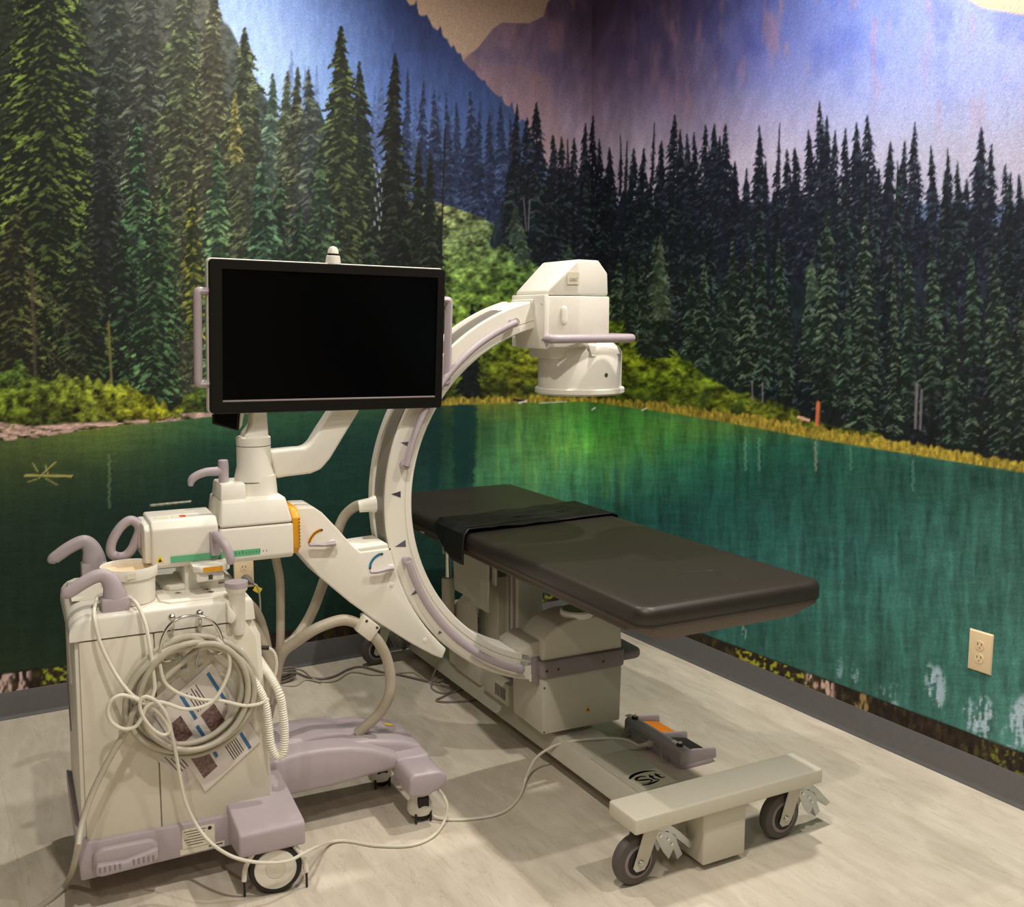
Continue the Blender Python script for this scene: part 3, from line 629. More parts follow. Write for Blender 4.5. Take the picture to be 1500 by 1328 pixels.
def mural_wall(name, along, fixed, axis):
    """wall sheet with a fine grid that carries the print; the run of `along` is in metres"""
    zz = np.concatenate([[0.0, 0.06], np.arange(0.085, CEIL - 0.004, STEP), [CEIL]])
    a, z = np.meshgrid(along, zz)
    P = np.stack([a, np.full_like(a, fixed), z] if axis == 'y' else [np.full_like(a, fixed), a, z], -1).reshape(-1, 3)
    X, Y = art_xy(P)
    x = np.clip(X - CX0, 0, CW - 1.01); y = np.clip(Y - CY0, 0, CH - 1.01)
    xi, yi = x.astype(int), y.astype(int); fx, fy = (x - xi)[:, None], (y - yi)[:, None]
    c = (IMG_LIN[yi, xi] * (1 - fx) + IMG_LIN[yi, xi + 1] * fx) * (1 - fy) + (IMG_LIN[yi + 1, xi] * (1 - fx) + IMG_LIN[yi + 1, xi + 1] * fx) * fy
    h, w = a.shape
    i = (np.arange(h - 1)[:, None] * w + np.arange(w - 1)[None, :]).ravel()
    Fq = np.stack([i, i + 1, i + w + 1, i + w], 1)
    if axis == 'x': Fq = Fq[:, ::-1]
    me = bpy.data.meshes.new(name)
    me.vertices.add(len(P)); me.vertices.foreach_set('co', P.astype(np.float32).ravel())
    me.loops.add(Fq.size); me.loops.foreach_set('vertex_index', Fq.astype(np.int32).ravel())
    me.polygons.add(len(Fq)); me.polygons.foreach_set('loop_start', np.arange(0, Fq.size, 4, dtype=np.int32)); me.polygons.foreach_set('loop_total', np.full(len(Fq), 4, np.int32))
    me.update(calc_edges=True); me.validate()
    at = me.color_attributes.new('print', 'FLOAT_COLOR', 'POINT')
    at.data.foreach_set('color', np.concatenate([np.clip(c * MURAL_GAIN, 0, 0.9), np.ones((len(c), 1))], 1).astype(np.float32).ravel())
    me.materials.append(MATS['mural_print'])
    o = bpy.data.objects.new(name, me); COL.objects.link(o); o['kind'] = 'structure'
    return o
STEP = 0.0046
mural_wall('wall_back', np.concatenate([np.arange(-2.4, -0.31, 0.06), np.arange(-0.30, WALL_X - 0.002, STEP), [WALL_X]]), WALL_Y, 'y')
mural_wall('wall_right', np.concatenate([np.arange(-2.6, 0.81, 0.06), np.arange(0.85, WALL_Y - 0.002, STEP), [WALL_Y]]), WALL_X, 'x')

# ------------------------------------------------------------------ the imaging table (local frame: s across, t along, z up)
TAB_LOC, TAB_ROT = (1.71, 1.9, 0.0), math.radians(-2.4)
tab = thing('imaging_table', 'long grey-beige imaging table frame on four casters under the black pad', 'table', TAB_LOC, TAB_ROT)
def rounded(s0, s1, t0, t1, r, n=6):
    out = []
    for cx, cy, a in ((s1 - r, t1 - r, 0), (s0 + r, t1 - r, 90), (s0 + r, t0 + r, 180), (s1 - r, t0 + r, 270)):
        for i in range(n + 1):
            q = math.radians(a + 90 * i / n); out.append((cx + r * math.cos(q), cy + r * math.sin(q)))
    return out
# board under the pad: a tray with a sloping rim
def tray(s0, s1, t0, t1):
    a = rounded(s0, s1, t0, t1, 0.035); b = rounded(s0 + 0.060, s1 - 0.060, t0 + 0.022, t1 - 0.022, 0.03)
    bm = bmesh.new(); n = len(a)
    L = [[bm.verts.new((p[0], p[1], z)) for p in q] for q, z in ((b, 0.623), (a, 0.655), (a, 0.667))]
    bm.faces.new(L[0]); bm.faces.new(L[2][::-1])
    for k in (0, 1):
        for i in range(n): bm.faces.new((L[k][i], L[k][(i + 1) % n], L[k + 1][(i + 1) % n], L[k + 1][i]))
    bmesh.ops.recalc_face_normals(bm, faces=bm.faces); return G().bm(bm)
top = part(tab, 'table_board', tray(-0.262, 0.306, -0.055, 1.690), 'board_dark', 'dark brown board with a sloping rim')
for t in (1.02, 1.18, 1.34): part(top, 'bolt', lathe([(0.0, 0), (0.008, 0), (0.009, 0.006), (0.004, 0.01), (0, 0.01)], (-0.226, t, 0.637), (-0.5, 0, -0.9), 12), 'zinc')
part(top, 'locking_pin', lathe([(0.0, 0), (0.005, 0), (0.006, 0.006), (0, 0.008)], (-0.2585, 1.29, 0.648), (-1, 0, 0), 12), 'chrome')
# side rails under the board
part(tab, 'rail', box((-0.205, 0.10, 0.610), (-0.180, 1.60, 0.628), 0.003), 'board_dark')
part(tab, 'rail', box((0.215, 0.10, 0.610), (0.240, 1.60, 0.628), 0.003), 'board_dark')
# crossbars and spine
def crossbar(t0, t1):
    return box((-0.284, t0, 0.161), (0.320, t1, 0.202), 0.006, 3)
part(tab, 'crossbar', crossbar(-0.070, 0.048), 'steel_paint')
part(tab, 'crossbar', crossbar(1.765, 1.875), 'steel_paint')
sp = part(tab, 'spine', prism([(-0.105, 0.045), (-0.080, 0.100), (0.062, 0.100), (0.085, 0.045)], 0.02, 1.80, 'v', 0.006, 3), 'steel_paint')
part(sp, 'spine_cover', box((-0.075, 0.05, 0.099), (0.057, 0.46, 0.106), 0.003), 'steel_paint')
part(tab, 'foot_block', box((-0.062, -0.052, 0.016), (0.075, 0.055, 0.161), 0.006, 3), 'steel_paint')
part(tab, 'foot_block', box((-0.062, 1.77, 0.016), (0.075, 1.86, 0.161), 0.006, 3), 'steel_paint')
# maker's emblem on the spine: a swoosh over three letters
em = G()
S0, T0 = -0.055, 0.205
def ink(pts, w):
    P = smooth_pts([(S0 + a, T0 + b, 0.1064) for a, b in pts], 6)
    for i in range(len(P) - 1):
        d = Vector(P[i + 1]) - Vector(P[i]); nrm = Vector((-d.y, d.x, 0)); nrm.normalize()
        f0 = w * (0.35 + 0.65 * math.sin(math.pi * min(1, (i + 0.5) / len(P) + 0.12)))
        a0, a1 = Vector(P[i]) - nrm * f0, Vector(P[i]) + nrm * f0; b0, b1 = Vector(P[i + 1]) - nrm * f0, Vector(P[i + 1]) + nrm * f0
        em.add([a0[:], b0[:], b1[:], a1[:]], [(0, 1, 2, 3)])
ink([(0.000, 0.082), (0.020, 0.096), (0.050, 0.102), (0.080, 0.098), (0.094, 0.088)], 0.0058)
ink([(0.050, 0.074), (0.034, 0.080), (0.016, 0.074), (0.016, 0.064), (0.034, 0.058), (0.050, 0.052), (0.048, 0.042), (0.030, 0.038), (0.012, 0.044)], 0.0050)
ink([(0.010, 0.034), (0.030, 0.030), (0.056, 0.034), (0.074, 0.040)], 0.0044)
ink([(0.064, 0.078), (0.062, 0.060), (0.064, 0.046), (0.074, 0.044)], 0.0046); ink([(0.056, 0.066), (0.074, 0.066)], 0.0026)
ink([(0.084, 0.078), (0.082, 0.060), (0.086, 0.046), (0.098, 0.048)], 0.0046); ink([(0.076, 0.066), (0.096, 0.066)], 0.0026)
lb = part(sp, 'emblem_label', plate((-0.003, 0.262, 0.106), (1, 0, 0), (0, 1, 0), (0, 0, 1), 0.112, 0.10, 0.0004), 'label_cream')
em_o = part(sp, 'emblem', em, 'print_ink', 'dark swoosh over three slanted letters')

def caster(s, t, heading, brake=True):
    """swivel caster: wheel, tyre ring, fork, pedal brake"""
    R = Matrix.Translation((s, t, 0)) @ Matrix.Rotation(heading, 4, 'Z')
    w = part(tab, 'caster', lathe([(0.020, -0.017), (0.050, -0.017), (0.060, -0.013), (0.0635, -0.005), (0.0635, 0.005), (0.060, 0.013), (0.050, 0.017), (0.020, 0.017)], (0, 0, 0.0635), (0, 1, 0), 36).xf(R), 'tyre_grey')
    part(w, 'rim', lathe([(0.012, -0.0185), (0.040, -0.0185), (0.043, -0.0165), (0.043, 0.0165), (0.040, 0.0185), (0.012, 0.0185)], (0, 0, 0.0635), (0, 1, 0), 28).xf(R), 'rail_grey')
    part(w, 'hub_ring', lathe([(0.030, -0.0205), (0.034, -0.0205), (0.034, 0.0205), (0.030, 0.0205)], (0, 0, 0.0635), (0, 1, 0), 28).xf(R), 'black_rubber')
    f = G()
    for sg in (-1, 1):
        prism([(-0.022, 0.054), (-0.012, 0.042), (0.012, 0.042), (0.022, 0.054), (0.062, 0.150), (0.012, 0.150)], sg * 0.024 - 0.0015, sg * 0.024 + 0.0015, 'v', 0.001, 1, g=f)
    box((0.010, -0.026, 0.147), (0.058, 0.026, 0.152), 0.001, 1, g=f)
    lathe([(0.0, 0), (0.024, 0), (0.024, 0.008), (0, 0.008)], (0.034, 0, 0.152), n=20, g=f)
    part(w, 'fork', f.xf(R), 'steel_paint')
    part(w, 'axle_bolt', lathe([(0.0, -0.031), (0.006, -0.031), (0.0085, -0.028), (0.0085, 0.028), (0.006, 0.031), (0, 0.031)], (0, 0, 0.0635), (0, 1, 0), 12).xf(R), 'zinc')
    if brake:
        b = G()
        for sg in (-1, 1):
            prism([(0.046, 0.118), (0.060, 0.132), (0.112, 0.108), (0.118, 0.088), (0.092, 0.046), (0.072, 0.072)], sg * 0.021 - 0.001, sg * 0.021 + 0.001, 'v', 0.0006, 1, g=b)
        box((0.070, -0.021, 0.096), (0.084, 0.021, 0.114), 0, 1, g=b)
        part(w, 'brake_bracket', b.xf(R), 'zinc')
        p = G()
        prism([(0.052, 0.128), (0.086, 0.122), (0.112, 0.098), (0.158, 0.056), (0.174, 0.062), (0.124, 0.113), (0.092, 0.139), (0.050, 0.143)], -0.022, 0.022, 'v', 0.001, 1, g=p)
        part(w, 'brake_pedal', p.xf(R), 'zinc')
        q = G()
        prism([(0.102, 0.088), (0.120, 0.088), (0.142, 0.042), (0.124, 0.032)], -0.016, 0.016, 'v', 0.001, 1, g=q)
        part(w, 'release_pedal', q.xf(R), 'zinc')
        for dx, dz in ((0.064, 0.116), (0.088, 0.100), (0.100, 0.084)):
            part(w, 'rivet', lathe([(0.0, -0.024), (0.004, -0.024), (0.004, 0.024), (0, 0.024)], (dx, 0, dz), (0, 1, 0), 10).xf(R), 'chrome')
caster(-0.242, -0.008, math.radians(3))
caster(0.232, -0.004, math.radians(3))
caster(-0.240, 1.815, math.radians(10))
caster(0.232, 1.815, math.radians(3))
# lift mechanism between spine and board
part(tab, 'lift_column', box((-0.050, 0.955, 0.10), (0.045, 1.045, 0.59), 0.004), 'steel_paint')
part(tab, 'column_slot', box((-0.0525, 0.975, 0.12), (-0.049, 0.990, 0.56), 0.001, 1), 'rail_grey')
part(tab, 'column_slot', box((-0.0525, 1.012, 0.12), (-0.049, 1.020, 0.56), 0.001, 1), 'rail_grey')
part(tab, 'lift_column', box((-0.050, 1.10, 0.10), (0.070, 1.26, 0.50), 0.004), 'steel_paint')
part(tab, 'side_plate', prism([(1.020, 0.560), (1.020, 0.405), (1.150, 0.400), (1.160, 0.420), (1.290, 0.420), (1.300, 0.545), (1.300, 0.580), (1.020, 0.580)], -0.130, -0.122, 'u', 0.002, 1), 'steel_paint')
part(tab, 'side_plate', prism([(1.000, 0.600), (1.000, 0.500), (1.060, 0.500), (1.060, 0.600)], -0.112, -0.104, 'u', 0.002, 1), 'steel_paint')
part(tab, 'side_plate', prism([(0.90, 0.610), (0.90, 0.470), (1.16, 0.445), (1.16, 0.610)], 0.105, 0.113, 'u', 0.002, 1), 'steel_paint')
part(tab, 'gusset', prism([(1.200, 0.475), (1.450, 0.280), (1.420, 0.105), (1.180, 0.105)], -0.092, -0.084, 'u', 0.002, 1), 'steel_paint')
part(tab, 'pivot_bolt', lathe([(0.0, 0), (0.016, 0), (0.018, 0.004), (0.010, 0.010), (0, 0.010)], (-0.060, 1.065, 0.56), (-1, 0, 0), 16), 'chrome')
ac = part(tab, 'gas_strut', lathe([(0.0, 0.26), (0.023, 0.26), (0.024, 0.27), (0.024, 0.440), (0.021, 0.446), (0, 0.446)], (-0.118, 1.370, 0.0), n=20), 'steel_paint')
part(ac, 'strut_rod', lathe([(0.0, 0.44), (0.012, 0.44), (0.012, 0.545), (0, 0.545)], (-0.118, 1.370, 0.0), n=16), 'chrome')
part(ac, 'strut_eye', lathe([(0.006, -0.010), (0.016, -0.010), (0.016, 0.010), (0.006, 0.010)], (-0.118, 1.370, 0.555), (1, 0, 0), 16), 'zinc')
part(tab, 'strut_bracket', box((-0.110, 1.345, 0.52), (-0.080, 1.440, 0.632), 0.003), 'steel_paint')
part(tab, 'gear_box', box((-0.095, 1.16, 0.098), (0.02, 1.36, 0.195), 0.005), 'steel_paint')
cb = part(tab, 'control_box', box((-0.100, 0.93, 0.098), (0.0, 1.12, 0.175), 0.005), 'steel_paint')
for i in range(7): part(cb, 'vent_slot', box((-0.1012, 0.955 + 0.011 * i, 0.115), (-0.0995, 0.960 + 0.011 * i, 0.155), 0), 'seam_dark')

# ------------------------------------------------------------------ pad and strap lying on the table
def on_table(o): o.location = TAB_LOC; o.rotation_euler = (0, 0, TAB_ROT); return o
def pad_mesh():
    """vinyl pad: rounded-corner slab with a soft top edge"""
    rings = []
    for ins, z in ((0.004, 0.6685), (0.0, 0.674), (0.0, 0.696), (0.0025, 0.704), (0.008, 0.7115), (0.016, 0.7145), (0.04, 0.7152), (0.12, 0.7150), (0.24, 0.7146)):
        rings.append([(p[0], p[1], z) for p in rounded(-0.270 + ins, 0.314 - ins, -0.062 + ins, 1.697 - ins, max(0.045 - ins, 0.012), 7)])
    n = len(rings[0]); V = [p for r in rings for p in r]; F = []
    for k in range(len(rings) - 1):
        for i in range(n): F.append((k * n + i, k * n + (i + 1) % n, (k + 1) * n + (i + 1) % n, (k + 1) * n + i))
    F.append(tuple(range(n))[::-1]); F.append(tuple((len(rings) - 1) * n + i for i in range(n)))
    return G().add(V, F)
pad = thing('table_pad', 'long black vinyl pad lying on the imaging table', 'pad', TAB_LOC, TAB_ROT)
pm = part(pad, 'cushion', pad_mesh(), 'pad_vinyl', sharp=60)
part(pad, 'zip_seam', G().add([(p[0], p[1], z) for z in (0.6690, 0.6725) for p in rounded(-0.2708, 0.3148, -0.0628, 1.6978, 0.046, 7)],
     [(i, (i + 1) % 32, 32 + (i + 1) % 32, 32 + i) for i in range(32)]), 'black_rubber')
cr = [(-0.0085, 0.1545, 0.7152), (0.0436, 0.1741, 0.7152), (0.0794, 0.1654, 0.7152), (0.1154, 0.1567, 0.7152), (0.1076, 0.1061, 0.7152), (0.1055, 0.0383, 0.7152)]
part(pad, 'crease', tube([(p[0], p[1], 0.7152) for p in cr], [0.0006, 0.0018, 0.0014, 0.003, 0.0036, 0.0022], 6, 5, flat=0.5), 'black_rubber')

def strap_mesh():
    """wide crumpled band laid over the pad, its near end hanging over the edge"""
    path = [(-0.282, 0.618), (-0.2815, 0.635), (-0.280, 0.660), (-0.279, 0.690), (-0.274, 0.7115), (-0.262, 0.7205)] + [(-0.262 + i * 0.0292, 0.7205) for i in range(1, 20)] + [(0.305, 0.7195), (0.318, 0.713), (0.3235, 0.690), (0.3245, 0.655), (0.324, 0.630)]
    m = len(path); k = 15; V = []; F = []
    rr = np.random.default_rng(3); nz = fbm(m, k, 3.2, 2.4, 88, 3) if 'fbm' in globals() else rr.random((m, k))
    for i, (s, z) in enumerate(path):
        f = (s + 0.28) / 0.6
        t0 = 0.885 + 0.040 * f; t1 = 1.110 + 0.065 * f
        if i < 3: t0 += 0.0; t1 -= 0.05 * (3 - i)
        for j in range(k):
            t = t0 + (t1 - t0) * j / (k - 1)
            w = 0.020 * max(0.0, nz[i][j] - 0.40) if 5 <= i <= m - 6 else 0.004 * nz[i][j]
            ex = -w if i < 5 else (w if i > m - 6 else 0)
            V.append((s + ex, t, z + (w if 5 <= i <= m - 6 else 0)))
    for i in range(m - 1):
        for j in range(k - 1): F.append((i * k + j, i * k + j + 1, (i + 1) * k + j + 1, (i + 1) * k + j))
    return G().add(V, F)
sg = strap_mesh()
st_t = thing('patient_strap', 'crumpled wide black strap wrapped across the black pad', 'strap', TAB_LOC, TAB_ROT)
so = part(st_t, 'band', sg, 'strap_fabric', sharp=25)
md = so.modifiers.new('thickness', 'SOLIDIFY'); md.thickness = 0.004; md.offset = 1
for t in (0.945, 1.01, 1.075): part(st_t, 'stitch_line', tube([(-0.255, t - 0.01, 0.7265), (0.0, t + 0.01, 0.7265), (0.30, t + 0.05, 0.7255)], 0.0016, 6, 6), 'black_rubber')

# ------------------------------------------------------------------ foot switch on the floor
fs = thing('foot_switch', 'grey two-pedal foot switch with an orange and a black pedal on the floor', 'foot pedal', TAB_LOC, TAB_ROT)
part(fs, 'base_plate', prism(rounded(0.250, 0.385, 0.445, 0.755, 0.02), 0.0, 0.016, 'z', 0.004, 2), 'pedal_grey')
part(fs, 'spine_bar', prism([(0.246, 0.012), (0.246, 0.052), (0.254, 0.062), (0.292, 0.058), (0.298, 0.012)], 0.446, 0.756, 'v', 0.006, 3), 'pedal_grey')
for t in (0.446, 0.592, 0.746):
    part(fs, 'divider', prism([(0.286, 0.012), (0.286, 0.056), (0.300, 0.058), (0.386, 0.044), (0.388, 0.012)], t, t + 0.012, 'v', 0.004, 2), 'pedal_grey')
part(fs, 'pedal', prism([(0.300, 0.020), (0.300, 0.046), (0.375, 0.030), (0.375, 0.020)], 0.612, 0.738, 'v', 0.006, 3), 'orange_pedal', 'orange pedal')
part(fs, 'pedal', prism([(0.300, 0.020), (0.300, 0.046), (0.375, 0.030), (0.375, 0.020)], 0.466, 0.586, 'v', 0.006, 3), 'black_rubber', 'black pedal')
for t in (0.485, 0.730):
    k = part(fs, 'button', lathe([(0, 0), (0.011, 0), (0.011, 0.008), (0.008, 0.012), (0, 0.012)], (0.272, t, 0.059), n=16), 'black_rubber')
    part(k, 'button_cap', lathe([(0, 0), (0.0075, 0), (0.006, 0.003), (0, 0.004)], (0.272, t, 0.071), n=16), 'label_cream')
for t in (0.455, 0.700): part(fs, 'symbol_plate', plate((0.272, t + 0.055, 0.0603), (1, 0, 0.1), (0, 1, 0), (0, 0, 1), 0.024, 0.035), 'label_cream')
part(fs, 'carry_hoop', tube([(0.244, 0.505, 0.022), (0.228, 0.505, 0.012), (0.222, 0.515, 0.030), (0.220, 0.520, 0.058), (0.220, 0.66, 0.060), (0.222, 0.700, 0.050), (0.224, 0.712, 0.020), (0.246, 0.715, 0.020)], 0.003, 8, 5), 'zinc')
part(fs, 'cable_gland', lathe([(0, 0), (0.012, 0), (0.012, 0.014), (0.008, 0.018), (0.007, 0.05), (0, 0.05)], (0.247, 0.60, 0.030), (-1, 0, 0), 14), 'cable_grey')

# ------------------------------------------------------------------ the mobile C-arm (local frame: u along the C plane, v away, z up)
M_ROT = math.radians(-4.0)
MU, MV = Vector((math.cos(M_ROT), math.sin(M_ROT), 0)), Vector((-math.sin(M_ROT), math.cos(M_ROT), 0))
M_ORG = Vector((1.705, 2.564, 0))
def mw(p): return tuple(M_ORG + MU * p[0] + MV * p[1] + Vector((0, 0, p[2])))
carm = thing('mobile_c_arm', 'white and lilac mobile x-ray C-arm with a black monitor reaching over the table', 'x-ray machine', mw((-1.2, 0, 0)), M_ROT, (-1.2, 0, 0))
FR = (0, -1, 0)                                   # outward normal of the front faces
def sticker(parent, name, cu, cz, v, w, h, material, label=None): return part(parent, name, plate((cu, v, cz), (1, 0, 0), (0, 0, 1), FR, w, h), material, label)

# --- console
cons = part(carm, 'console_body', prism([(-1.420, 0.150), (-1.412, 0.655), (-1.005, 0.655), (-0.985, 0.610), (-0.968, 0.172), (-1.060, 0.150)], -0.190, 0.200, 'v', 0.006, 2), 'cream_plastic')
part(cons, 'front_panel', prism([(-1.409, 0.167), (-1.402, 0.652), (-1.240, 0.652), (-1.2425, 0.161)], -0.201, -0.189, 'v', 0.0016, 2), 'warm_panel')
part(cons, 'front_panel', prism([(-1.2395, 0.161), (-1.237, 0.652), (-1.022, 0.652), (-1.000, 0.610), (-0.975, 0.178), (-1.10, 0.160)], -0.201, -0.189, 'v', 0.0016, 2), 'warm_panel')
part(cons, 'side_grip', prism([(-0.06, 0.52), (0.02, 0.62), (0.03, 0.60), (-0.03, 0.50)], -1.4185, -1.412, 'u', 0.003, 2), 'cream_plastic')
part(cons, 'side_vent', prism([(0.08, 0.34), (0.15, 0.47), (0.16, 0.43), (0.10, 0.33)], -1.4195, -1.415, 'u', 0.001, 1), 'rail_grey')
# lid with raised rim and sunken deck
lid = part(carm, 'console_lid', prism([(-1.4215, 0.6565), (-1.4215, 0.682), (-1.410, 0.702), (-1.385, 0.712), (-1.005, 0.712), (-1.000, 0.6565)], -0.2020, 0.202, 'v', 0.012, 3, zmin=0.67), 'cream_plastic')
part(lid, 'deck_plate', prism([(-1.215, -0.150), (-1.195, -0.176), (-1.035, -0.176), (-1.020, -0.150), (-1.020, 0.10), (-1.215, 0.10)], 0.711, 0.7165, 'z', 0.002, 2), 'cream_plastic')
part(lid, 'deck_step', prism([(-1.200, -0.04), (-1.180, -0.075), (-1.110, -0.075), (-1.090, -0.05), (-1.030, -0.05), (-1.030, 0.12), (-1.200, 0.12)], 0.7165, 0.730, 'z', 0.004, 2), 'cream_plastic')
for u, v in ((-1.165, -0.100), (-1.095, -0.098), (-1.092, -0.128)):
    c = part(lid, 'key_socket', lathe([(0, 0), (0.0095, 0), (0.0095, 0.0015), (0.006, 0.002), (0, 0.0005)], (u, v, 0.7165), n=18), 'chrome')
    part(c, 'socket_hole', lathe([(0, 0), (0.0055, 0), (0, 0.0008)], (u, v, 0.718), n=12), 'seam_dark')
part(lid, 'warning_label', plate((-1.178, -0.062, 0.7165), (1, 0, 0), (0, 1, 0), (0, 0, 1), 0.034, 0.020), 'label_cream')
part(lid, 'warning_label', plate((-1.150, -0.060, 0.7165), (1, 0, 0), (0, 1, 0), (0, 0, 1), 0.018, 0.020), 'red_label')
part(lid, 'corner_recess', prism([(-1.405, -0.05), (-1.330, -0.06), (-1.330, 0.16), (-1.405, 0.16)], 0.7115, 0.7135, 'z', 0.001, 1), 'warm_panel')
# holder for the hand switch at the right front corner
hs = part(carm, 'switch_holder', lathe([(0, 0.0), (0.014, 0.0), (0.019, 0.02), (0.0205, 0.105), (0.026, 0.112), (0.026, 0.128), (0.020, 0.131), (0.017, 0.120), (0, 0.120)], (-1.0412, -0.195, 0.662)[:2] + (0.622,), n=24), 'cream_plastic')
part(hs, 'holder_rim', lathe([(0.019, 0), (0.0275, 0), (0.0275, 0.012), (0.019, 0.012)], (-1.0412, -0.195, 0.662)[:2] + (0.742,), n=24), 'lilac_plastic')
part(hs, 'holder_clip', prism([(-1.0699, 0.7084), (-1.051, 0.6804), (-1.0492, 0.6686), (-1.0607, 0.6573), (-1.0716, 0.6623)], -0.225, -0.195, 'v', 0.004, 2), 'cream_plastic')
# lilac base bumper
bump = part(carm, 'base_bumper', prism([(-1.432, 0.150), (-1.428, 0.080), (-1.075, 0.086), (-0.985, 0.098), (-0.950, 0.10), (-0.950, 0.168), (-1.08, 0.166), (-1.40, 0.170), (-1.432, 0.190)], -0.212, 0.206, 'v', 0.006, 2), 'lilac_plastic')
ped = part(bump, 'brake_treadle', prism([(-1.403, 0.098), (-1.400, 0.146), (-1.378, 0.156), (-1.268, 0.154), (-1.252, 0.138), (-1.252, 0.104), (-1.268, 0.094), (-1.385, 0.090)], -0.226, -0.205, 'v', 0.010, 3), 'lilac_plastic')
part(ped, 'treadle_tip', prism([(-1.398, 0.100), (-1.395, 0.126), (-1.330, 0.120), (-1.255, 0.136), (-1.255, 0.106), (-1.270, 0.097), (-1.385, 0.093)], -0.240, -0.220, 'v', 0.009, 3), 'lilac_plastic')
for k, cu in enumerate((-1.365, -1.290)):
    for i in range(5): part(ped, 'tread_rib', box((cu - 0.024 + 0.011 * i, -0.2412, 0.106 + 0.002 * k), (cu - 0.020 + 0.011 * i, -0.2395, 0.119 + 0.003 * k), 0), 'rail_grey')
rl = sticker(bump, 'rating_label', -1.158, 0.129, -0.2125, 0.078, 0.052, 'label_cream')
for i in range(6): part(rl, 'print_line', plate((-1.166, -0.2132, 0.148 - 0.007 * i), (1, 0, 0), (0, 0, 1), FR, 0.052 - 0.008 * (i % 3), 0.0016, 0.0003), 'print_ink')
part(rl, 'print_mark', lathe([(0, 0), (0.005, 0), (0.005, 0.0003), (0, 0.0003)], (-1.131, -0.2131, 0.146), FR, 14), 'print_ink')
rl2 = sticker(bump, 'rating_label', -1.150, 0.098, -0.2125, 0.106, 0.014, 'label_cream')
part(rl2, 'print_line', plate((-1.118, -0.2132, 0.099), (1, 0, 0), (0, 0, 1), FR, 0.034, 0.003, 0.0003), 'print_ink')
# block over the rear wheel
part(carm, 'wheel_cover', prism([(-0.345, 0.118), (-0.345, 0.172), (-0.335, 0.180), (-0.20, 0.192), (-0.09, 0.203), (0.02, 0.207), (0.02, 0.090), (-0.20, 0.092)], -1.086, -0.926, 'u', 0.010, 3), 'lilac_plastic')
def big_wheel(cu, cv, r, w, yaw):
    ax = (math.sin(yaw), -math.cos(yaw), 0)
    t = part(carm, 'rear_wheel', lathe([(r * 0.6, -w), (r * 0.93, -w), (r, -w * 0.6), (r, w * 0.6), (r * 0.93, w), (r * 0.6, w)], (cu, cv, r), ax, 40), 'black_rubber')
    part(t, 'wheel_disc', lathe([(0, -w * 1.05), (r * 0.78, -w * 1.05), (r * 0.80, w * 0.95), (r * 0.77, w * 1.12), (r * 0.40, w * 1.12), (r * 0.38, w * 1.02), (0, w * 1.02)], (cu, cv, r), ax, 40), 'cream_plastic')
    part(t, 'hub_cap', lathe([(0, 0), (r * 0.37, 0), (r * 0.35, w * 0.10), (0, w * 0.12)], (cu + ax[0] * w * 1.02, cv + ax[1] * w * 1.02, r), ax, 28), 'warm_panel')
    for s in (-1, 1):
        e = Vector((math.cos(yaw), math.sin(yaw), 0)) * s
        c = Vector((cu, cv, r)) + Vector(ax) * w * 0.6
        g = G(); tube([tuple(c + e * r * 0.72 + Vector((0, 0, r * 0.78))), tuple(c + e * r * 1.06 + Vector((0, 0, r * 0.25))), tuple(c + e * r * 1.16 + Vector((0, 0, -r * 0.35)))], [0.006, 0.0065, 0.0065], 8, 5, g=g)
        k = part(t, 'cable_guard', g, 'cream_plastic')
        part(k, 'guard_pin', tube([tuple(c + e * r * 1.16 + Vector((0, 0, -r * 0.35))), tuple(c + e * r * 1.16 + Vector((0, 0, -r * 0.97)))], 0.003, 8, 2), 'black_rubber')
big_wheel(-0.996, -0.312, 0.064, 0.020, math.radians(-10))
big_wheel(-1.330, 0.150, 0.058, 0.020, 0.0)

# --- base leg
leg_side = [(-0.945, 0.228), (-0.8688, 0.2368), (-0.7956, 0.234), (-0.7266, 0.2251), (-0.6621, 0.2066), (-0.5843, 0.1719)]
leg_low = [(-0.5849, 0.1319), (-0.6576, 0.1307), (-0.7812, 0.121), (-0.9, 0.1193), (-0.9475, 0.151)]
leg = part(carm, 'base_leg', prism([(-0.99, leg_side[0][1])] + leg_side + leg_low + [(-0.99, 0.10)], -0.085, 0.16, 'v', 0.014, 3), 'lilac_plastic')
part(leg, 'leg_ridge', prism([(-0.96, 0.19), (-0.90, 0.212), (-0.78, 0.222), (-0.66, 0.218), (-0.56, 0.196), (-0.50, 0.170), (-0.50, 0.12), (-0.96, 0.12)], -0.045, 0.150, 'v', 0.016, 3), 'lilac_plastic')
part(leg, 'leg_end', box((-0.600, -0.100, 0.110), (-0.500, 0.170, 0.168), 0.012, 3), 'lilac_plastic')
part(leg, 'caster_cover', prism([(-0.605, 0.105), (-0.602, 0.150), (-0.590, 0.166), (-0.512, 0.162), (-0.492, 0.146), (-0.494, 0.118), (-0.550, 0.096)], -0.205, -0.075, 'v', 0.008, 3), 'lilac_plastic')
part(leg, 'leg_label', plate((-0.560, 0.085, 0.1965), (1, 0, -0.3), (0, 1, 0), (0.3, 0, 1), 0.026, 0.016), 'yellow_label')
